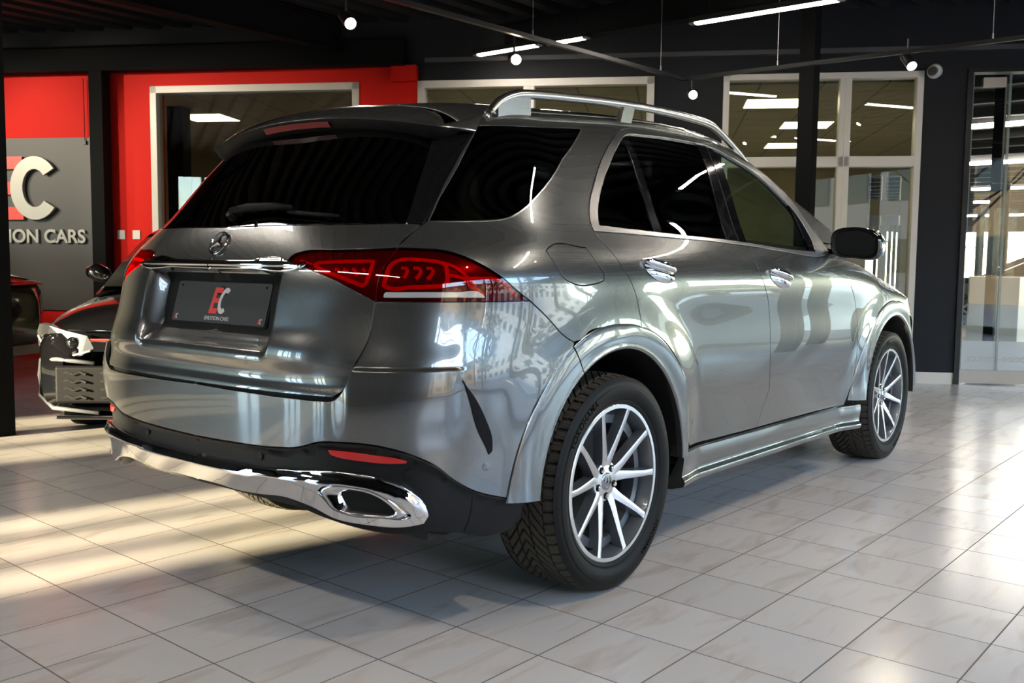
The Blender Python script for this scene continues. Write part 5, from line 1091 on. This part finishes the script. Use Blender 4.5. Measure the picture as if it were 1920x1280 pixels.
# ---------------------------------------------------------------- wheels
def wheel(parent):
    """right-hand wheel at the origin, outer face towards -Y; returns its Empty"""
    w = empty('wheel', (0, 0, 0)); w.parent = parent
    R = .383; hw = .136; RI = .2784
    # tyre carcass profile: (radius, y) from outer bead over the tread to inner bead
    prof = [(RI-.006, -.112), (RI+.004, -.118), (RI+.02, -.126), (RI+.045, -.133), (RI+.065, -.1325), (RI+.080, -.127)]
    seg = 864; nt_ = 90
    ang = np.linspace(0, 2*math.pi, seg, endpoint=False)
    s = np.linspace(-1, 1, nt_); ytr = s*.121; rtr = R-.009*np.abs(s)**5-.004*s**2
    Aq, Sq = np.meshgrid(ang, s, indexing='ij'); arcm = Aq*R
    # directional tread pattern
    pitch = 2*math.pi*R/60.0; phase = (arcm/pitch)
    ab = np.abs(Sq)
    vee = (phase+ (1-ab)**1.3*3.4+.0) % 1.0
    sh = (phase+ab*.35) % 1.0
    depth = np.zeros_like(Sq)
    lat = ((vee < .20)).astype(float)*(ab < .66)
    shl = ((sh < .20)).astype(float)*(ab >= .70)
    circ_ = ((np.abs(ab-.68) < .022)|((np.abs(ab-.22) < .02))).astype(float)
    depth = np.maximum.reduce([lat, shl, circ_])
    fine = ((phase*4) % 1.0 < .22)*(ab > .70)*.18
    rt_ = (rtr[None, :]-np.maximum(depth*.009, fine*.0075))
    X = rt_*np.cos(Aq); Z = rt_*np.sin(Aq); Y = np.broadcast_to(ytr[None, :], X.shape)
    V = np.stack([X, Y, Z], -1).reshape(-1, 3); F = [[i*nt_+j, i*nt_+j+1, ((i+1) % seg)*nt_+j+1, ((i+1) % seg)*nt_+j] for i in range(seg) for j in range(nt_-1)]
    tr = mk('tyre_tread', V, [f[::-1] for f in F], M_TREAD, w, smooth=False)
    b = MB(); sp_ = np.array([(RI-.006, -.108), (RI-.002, -.117), (RI+.012, -.123), (RI+.014, -.121), (RI+.020, -.126), (RI+.040, -.1325), (RI+.060, -.1335), (RI+.0625, -.1315), (RI+.075, -.1300), (R-.020, -.1265), (R-.011, -.1225), (R-.0105, -.1215)])
    t = np.linspace(0, len(sp_)-1, 45); q = np.stack([cspline(range(len(sp_)), sp_[:, 0])(t), cspline(range(len(sp_)), sp_[:, 1])(t)], 1)
    b.lathe(q, (0, 0, 0), 'y', 160); b.lathe(q[::-1]*[1, -1], (0, 0, 0), 'y', 96); b.lathe([(R-.018, -.124), (R-.018, .124)], (0, 0, 0), 'y', 96)
    b.out('tyre_sidewall', M_RUB, w, True)
    # rim: lip, well, barrel
    b = MB(); rp = [(RI, -.109), (RI+.001, -.116), (RI-.003, -.119), (RI-.016, -.1185), (RI-.0165, -.114)]; b.lathe(rp, (0, 0, 0), 'y', 128); b.out('rim_lip', M_MACH, w, True, auto=35)
    b = MB(); b.lathe([(RI-.0165, -.114), (RI-.020, -.106), (RI-.026, -.080), (RI-.030, -.060), (RI-.045, -.052), (RI-.050, -.02), (RI-.050, .07), (RI-.02, .10), (RI, .11)], (0, 0, 0), 'y', 96)
    b.lathe([(.236, -.062), (.236, -.070), (.206, -.070), (.204, -.020)], (0, 0, 0), 'y', 96)
    b.out('rim_barrel', M_WGREY, w, True, auto=35)
    b = MB(); b.lathe([(.0, .015), (.175, .015), (.175, .04), (.0, .04)], (0, 0, 0), 'y', 64); b.out('brake_disc', M_DISC, w, True, auto=35)
    b = MB(); b.lathe([(.0, .05), (.25, .05)], (0, 0, 0), 'y', 32); b.out('dust_shield', M_BPLAS, w)
    # spokes
    yf = lambda r: np.interp(r, [.03, .07, .12, .20, .268], [-.078, -.082, -.092, -.106, -.1165])
    b = MB(); mi3 = []
    base_ang = -17
    for k in range(10):
        pair = k//2; side = -1 if k % 2 == 0 else 1
        ac = math.radians(base_ang+18+72*pair); dout = math.radians(18)
        rs = np.linspace(.052, .2685, 22); t = (rs-.052)/(.2685-.052)
        off = cspline([.05, .075, .10, .13, .18, .27], [8.0, 10.5, 12.8, 15.0, 17.0, 18.0])(rs); th = ac+side*np.radians(off)
        # centre line bows outwards close to the hub
        wd = np.interp(rs, [.05, .08, .11, .15, .22, .262, .27], [.040, .034, .0300, .0265, .0215, .0225, .030])
        # angle measured clockwise from straight up as seen from the right-hand side: +x is forwards
        C = np.stack([rs*np.sin(th), rs*np.cos(th)], 1); T = np.gradient(C, axis=0); T /= np.linalg.norm(T, axis=1)[:, None]; Nn = np.stack([-T[:, 1], T[:, 0]], 1)
        a = C+Nn*wd[:, None]/2; c = C-Nn*wd[:, None]/2; a2 = C+Nn*(wd[:, None]/2+.004); c2 = C-Nn*(wd[:, None]/2+.004); y = yf(rs); yb = y+np.interp(rs, [.05, .12, .27], [.040, .038, .040])
        rows = [np.stack([a2[:, 0], yb, a2[:, 1]], 1), np.stack([a[:, 0], y+.0012, a[:, 1]], 1), np.stack([(a*.9+c*.1)[:, 0], y, (a*.9+c*.1)[:, 1]], 1), np.stack([(a*.1+c*.9)[:, 0], y, (a*.1+c*.9)[:, 1]], 1), np.stack([c[:, 0], y+.0012, c[:, 1]], 1), np.stack([c2[:, 0], yb, c2[:, 1]], 1)]
        V = np.concatenate(rows); n = 22; F = [[r*n+i, r*n+i+1, (r+1)*n+i+1, (r+1)*n+i] for r in range(5) for i in range(n-1)]
        b2 = MB(); b2.add(V, F); o = b2.out('spoke', [M_MACH, M_WGREY], w, True, auto=30); mi = np.repeat([1, 0, 0, 0, 1], n-1); o.data.polygons.foreach_set('material_index', mi.astype(np.int32))
    # hub
    b = MB(); b.lathe([(.0, -.0815), (.030, -.0815), (.034, -.081), (.062, -.0805), (.070, -.078), (.074, -.070), (.074, -.03)], (0, 0, 0), 'y', 64); b.out('wheel_hub', M_MACH, w, True, auto=35)
    for pair in range(5):
        a = math.radians(base_ang+18+72*pair+36); c = (.052*math.sin(a), 0, .052*math.cos(a))
        b = MB(); b.lathe([(.0, -.0812), (.0125, -.0812), (.0130, -.0820)], c, 'y', 20); b.out('bolt_hole', M_BPLAS, w)
        b = MB(); b.lathe([(.0, -.089), (.007, -.089), (.0085, -.087), (.0085, -.0815)], c, 'y', 12); b.out('wheel_bolt', M_CHROME, w, True, auto=30)
    b = MB(); b.lathe([(.0, -.0855), (.024, -.0855), (.029, -.0845), (.0315, -.082)], (0, 0, 0), 'y', 40); b.out('hub_cap', mat('hub_cap_grey', (.35, .36, .38), .25, .9), w, True, auto=35)
    b = MB(); Mx = M4(np.array([1, 0, 0]), np.array([0, 0, 1]), np.array([0, -1, 0]), np.array([0, -.0855, 0])); star(b, Mx, .020, .0035, .0035); b.lathe([(.0215, -.0855), (.0215, -.088), (.0195, -.088), (.0195, -.0855)], (0, 0, 0), 'y', 40); b.out('star_badge', M_CHROME, w, True, auto=30)
    b = MB(); b.tube([(-.110, -.075, -.222), (-.106, -.098, -.214)], [.005, .004], 8); b.out('tyre_valve', M_BPLAS, w, True)
    # sidewall lettering
    def ringtext(sx, size, r, a_c, m):
        V, F = text_mesh(sx, size, .0006, space=1.08, bold=.0006); th = a_c+V[:, 0]/r; rr = r+V[:, 1]
        q = np.stack([rr*np.sin(th), -.1335-V[:, 2]*1-.0+np.interp(rr, [RI+.02, RI+.04, RI+.06, RI+.08], [.006, .0005, -.0005, .002]), rr*np.cos(th)], 1); mk('tyre_lettering', q, F, m, w, smooth=False)
    M_LET = mat('tyre_letters', (.003, .003, .003), .9, spec=.02)
    ringtext('YOKOHAMA', .034, RI+.050, math.radians(-43), M_LET); ringtext('YOKOHAMA', .026, RI+.050, math.radians(137), M_LET)
    return w
w0 = wheel(suv)
w0.location = (0, -.8215, WR)
def copy_tree(o, parent):
    c = o.copy(); COL.objects.link(c); c.parent = parent
    for ch in list(o.children): copy_tree(ch, c)
    return c
for (x, y, rz, ra) in ((WB, -.8215, 0, 14), (0, .8215, 180, 30), (WB, .8215, 180, 50)):
    c = copy_tree(w0, suv); c.location = (x, y, WR); c.rotation_euler = (0, math.radians(ra) if rz == 0 else 0, math.radians(rz))
# ---------------------------------------------------------------- the other cars
M_BLK = mat('black_car_paint', (.006, .006, .007), .12, 0, 1.0, .01); M_CGL = mat('dark_car_glass', (.010, .011, .012), .03, 0, 0); M_HEAD = mat('headlamp_clear', (.16, .165, .17), .10, .6, 1.0)
def car(name, loc, heading, spec, label, front=True):
    """small car built from lofted rings; local +x forwards, origin under the middle of the front bumper"""
    r = empty(name, (loc[0], loc[1], 0), math.radians(heading)); tag(r, label, 'car')
    L, Wd, H = spec['L'], spec['W'], spec['H']
    def loft(nm, st, m, ex=3.2, top_flat=1.0):
        V = []; seg = 40; F = []
        for (x, hw_, z0, z1) in st:
            for k in range(seg):
                a = 2*math.pi*k/seg; c, s = math.cos(a), math.sin(a); e = 2/ex
                V.append((x, hw_*np.sign(c)*abs(c)**e, (z0+z1)/2+(z1-z0)/2*np.sign(s)*abs(s)**e))
        n = len(st); F = [(i*seg+k, i*seg+(k+1) % seg, (i+1)*seg+(k+1) % seg, (i+1)*seg+k) for i in range(n-1) for k in range(seg)]+[tuple(range(seg)), tuple((n-1)*seg+k for k in range(seg))]
        return mk(nm, V, F, m, r)
    xs = np.linspace(0, -L, 40); body = spec['body']; B_x = [p[0] for p in body]; 
    fz0, fz1, fhw = (cspline(B_x, [p[i] for p in body]) for i in (2, 3, 1))
    loft('car_body', [(-x, float(fhw(x)), float(fz0(x)), float(fz1(x))) for x in np.linspace(0, L, 60)], M_BLK, 4.5)
    cb_ = spec['cabin']; fx = [p[0] for p in cb_]; gz, gh, gb = cspline(fx, [p[1] for p in cb_]), cspline(fx, [p[2] for p in cb_]), cspline(fx, [p[3] for p in cb_])
    V = []; X = np.linspace(fx[0], fx[-1], 44)
    for x in X:
        zt, ht, hb = float(gz(x)), float(gh(x)), float(gb(x)); zb = float(fz1(x))-.06
        for (y, z) in ((hb, zb), (hb*.985, zb+.3*(zt-zb)), (hb+(ht-hb)*.7, zb+.72*(zt-zb)), (ht, zb+.95*(zt-zb)), (ht*.80, zt), (ht*.4, zt+.012), (0, zt+.016), (-ht*.4, zt+.012), (-ht*.80, zt), (-ht, zb+.95*(zt-zb)), (-(hb+(ht-hb)*.7), zb+.72*(zt-zb)), (-hb*.985, zb+.3*(zt-zb)), (-hb, zb)): V.append((-x, y, z))
    n = 13; F = [[i*n+j, i*n+j+1, (i+1)*n+j+1, (i+1)*n+j] for i in range(43) for j in range(n-1)]
    o = mk('car_cabin', V, F, [M_BLK, M_CGL], r); mi = []
    for i in range(43):
        for j in range(n-1):
            side_ = j in (0, 1, 2, 9, 10, 11); fr_ = X[i] < spec['wind'] or X[i] > spec['back']; mi.append(1 if (side_ and .06 < i/43 < .94 and j in (1, 2, 9, 10)) or (fr_ and 3 <= j <= 8) else 0)
    o.data.polygons.foreach_set('material_index', np.array(mi, np.int32))
    for x in (spec['wf'], spec['wr']):
        for s in (1, -1):
            w = empty('wheel', (-x, s*(Wd/2-.11), .315)); w.parent = r
            b = MB(); b.lathe([(.20, -.10), (.22, -.11), (.29, -.105), (.315, -.08), (.318, 0), (.315, .08), (.29, .105), (.22, .11), (.20, .10)], (0, 0, 0), 'y', 48); b.out('tyre', M_RUB, w, True)
            b = MB(); b.lathe([(.0, s*.07), (.19, s*.085), (.205, s*.10), (.20, -s*.1)], (0, 0, 0), 'y', 40); b.out('rim', M_BPLAS, w, True, auto=30)
            for k in range(5):
                a = k*2*math.pi/5; b = MB(); b.beam((0, s*.09, 0), (.195*math.cos(a), s*.10, .195*math.sin(a)), .045, .03, (0, 1, 0)); b.out('spoke', M_WGREY, w)
    return r
hatch = dict(L=4.28, W=1.79, H=1.45, wf=.86, wr=3.48, wind=1.95, back=3.95,
  body=[(0, .62, .22, .62), (.05, .74, .18, .70), (.15, .82, .16, .76), (.35, .87, .16, .83), (.7, .885, .17, .90), (1.2, .89, .18, .955), (2.0, .895, .18, .97), (3.0, .895, .18, .98), (3.9, .87, .19, .98), (4.2, .80, .22, .93), (4.28, .70, .30, .80)],
  cabin=[(.98, .95, .74, .80), (1.35, 1.17, .70, .80), (1.75, 1.36, .655, .80), (2.1, 1.43, .62, .80), (2.8, 1.45, .59, .80), (3.5, 1.41, .57, .78), (3.95, 1.30, .54, .74), (4.18, 1.02, .52, .70)])
gf = car('hatchback_car', (.38, 2.50), 221, hatch, 'glossy black hatchback facing the camera at the left, behind the SUV')
def gbox(nm, x0, x1, y0, y1, z0, z1, m, bev=.0): b = MB(); b.box(x0, x1, y0, y1, z0, z1); return b.out(nm, m, gf, bevel=bev)
# in local terms +y is the left side of the car, so its right side (seen at the left) is -y
M_LWH = mat('led_white', (.9, .9, .95), .2, .2, 1.0)
for s in (-1, 1):
    V = []; 
    def P(y, z, dx=0): 
        x = -(.02+.26*max(0, (abs(y)-.40)/.45)**2.0); return (x+dx, s*(abs(y)+.02*max(0, abs(y)-.6)), z)
    out = [(.42, .605), (.46, .680), (.60, .705), (.74, .730), (.84, .735), (.870, .69), (.86, .60), (.78, .545), (.64, .530), (.50, .560)]
    V = [P(y, z, .045) for y, z in out]+[P(y, z, -.05) for y, z in out]; n = len(out); F = [list(range(n)), [n+i for i in range(n)][::-1]]+[[i, (i+1) % n, n+(i+1) % n, n+i] for i in range(n)]
    hl_ = mk('headlight', V, F, M_HEAD, gf, smooth=False); hl_['label'] = 'clear headlight with bright lower edge'
    for (y, z) in ((.56, .635), (.68, .65)):
        b = MB(); c = P(y, z, .042); b.lathe([(.0, c[0]+.010), (.030, c[0]+.012), (.036, c[0])], (0, c[1], c[2]), 'x', 24); b.out('projector', M_GBLACK, hl_, True)
    b = MB(); b.tube([P(.44, .590, .050), P(.60, .548, .052), P(.76, .565, .055), P(.85, .66, .055)], .007, 8); b.out('running_light', M_LWH, hl_, True)
gbox('grille', .005, .02, -.44, .44, .585, .665, M_GBLACK, .005)
b = MB(); b.tube([(.022, -.44, .658), (.026, 0, .652), (.022, .44, .658)], .0045, 8); b.out('red_grille_line', mat('red_trim', (.8, .03, .02), .3), gf, True)
b = MB(); b.tube([(.022, -.44, .648), (.026, 0, .642), (.022, .44, .648)], .004, 8); b.out('chrome_grille_line', M_CHROME, gf, True)
V, F = text_mesh('GTI', .045, .004, bold=.001); V2 = np.stack([.024+V[:, 2], V[:, 0]-.27, V[:, 1]+.618], 1); mk('grille_badge', V2, F, mat('badge_red', (.8, .25, .2), .3, .3), gf, smooth=False)
b = MB(); A = np.linspace(0, 2*math.pi, 33); b.tube([(.03, .055*math.cos(a), .635+.055*math.sin(a)) for a in A], .005, 6, cap=False); b.out('round_badge', M_CHROME, gf, True)
gbox('bumper_intake', -.03, .028, -.66, .66, .27, .50, M_BPLAS, .02)
M_MESH = mat('mesh_grey', (.02, .02, .022), .25, 0, .5)
for s in (-1, 1):
    for j in range(4):
        b = MB(); b.tube([(.045, s*.46, .305+j*.048), (.035, s*.50, .318+j*.048), (.035, s*.54, .305+j*.048), (.025, s*.58, .318+j*.048), (.015, s*.62, .305+j*.048), (.005, s*.66, .318+j*.048)], .010, 6, sq=.8); b.out('vent_fin', M_MESH, gf)
        b = MB(); b.beam((.036, s*.06, .31+j*.05), (.034, s*.38, .31+j*.05), .016, .014); b.out('vent_fin', M_MESH, gf)
for s in (-1, 1):
    b = MB(); b.tube([(.02, s*.42, .515), (-.02, s*.66, .535), (-.13, s*.80, .52), (-.17, s*.83, .42), (-.15, s*.82, .30), (-.05, s*.70, .235), (.02, s*.40, .215)], .014, 8); b.out('intake_surround', mat('bumper_blade', (.16, .17, .18), .25, .2, .8), gf, True)
gbox('front_splitter', -.16, .025, -.66, .66, .175, .20, M_BLK, .01)
gbox('plate_holder', .035, .045, -.26, .26, .40, .51, M_GBLACK, .003)
for s in (-1, 1):
    b = MB(); b.tube([(-1.42, s*.86, 1.0), (-1.46, s*.92, 1.02), (-1.47, s*.97, 1.04), (-1.47, s*1.03, 1.04)], [.03, .075, .085, .05], 16, sq=.8); b.out('wing_mirror', M_BLK, gf, True)
b = MB(); 
for s in (-1, 1): b.tube([(-.10, s*.30, .775), (-.55, s*.40, .893), (-1.0, s*.50, .952)], .006, 6)
b.out('bonnet_crease', M_BLK, gf, True)
b = MB(); b.tube([(.0, -.58, .715), (.03, 0, .705), (.0, .58, .715)], .004, 6); b.out('bonnet_edge', M_CHROME, gf, True)
sed = dict(L=4.75, W=1.85, H=1.43, wf=.85, wr=3.75, wind=2.1, back=3.55,
  body=[(0, .60, .24, .62), (.08, .76, .19, .72), (.3, .86, .17, .82), (.8, .91, .18, .92), (1.3, .92, .18, .97), (2.5, .925, .18, 1.0), (3.6, .92, .19, 1.03), (4.3, .90, .20, 1.02), (4.6, .86, .22, .98), (4.72, .78, .26, .90), (4.75, .70, .32, .80)],
  cabin=[(1.15, .97, .54, .76), (1.6, 1.22, .57, .79), (2.1, 1.40, .59, .81), (2.7, 1.43, .59, .81), (3.3, 1.38, .57, .79), (3.8, 1.22, .54, .77), (4.25, 1.03, .52, .74)])
hd = math.radians(112); rc = np.array([.75, 6.05]); fc = rc+4.75*np.array([math.cos(hd), math.sin(hd)])
se = car('saloon_car', tuple(fc), 112, sed, 'glossy black saloon seen from behind, beyond the hatchback at the left edge')
for s in (-1, 1):
    b = MB(); b.tube([(-4.745, s*.40, .90), (-4.74, s*.62, .91), (-4.66, s*.82, .90)], [.020, .030, .026], 10, sq=.7); b.out('tail_light', M_REFL, se, True)
    b = MB(); b.tube([(-4.745, s*.45, .46), (-4.72, s*.70, .46)], [.012, .012], 8); b.out('reflector', M_REFL, se, True)
b = MB(); b.tube([(-4.75, -.4, .90), (-4.765, 0, .905), (-4.75, .4, .90)], .006, 8); b.out('chrome_strip', M_CHROME, se, True)
b = MB(); b.box(-4.775, -4.70, -.72, .72, .25, .34); b.out('rear_diffuser', mat('diffuser_silver', (.5, .48, .44), .3, .7), se, bevel=.02)
# black car outside seen in reflections and beyond the glass door
c3 = car('saloon_car', (18.2, 3.1), 98, sed, 'black car in the hall beyond the glass door at the right edge')
c4 = car('saloon_car', (21.5, -9.8), 6, sed, 'black saloon parked outside the right windows')
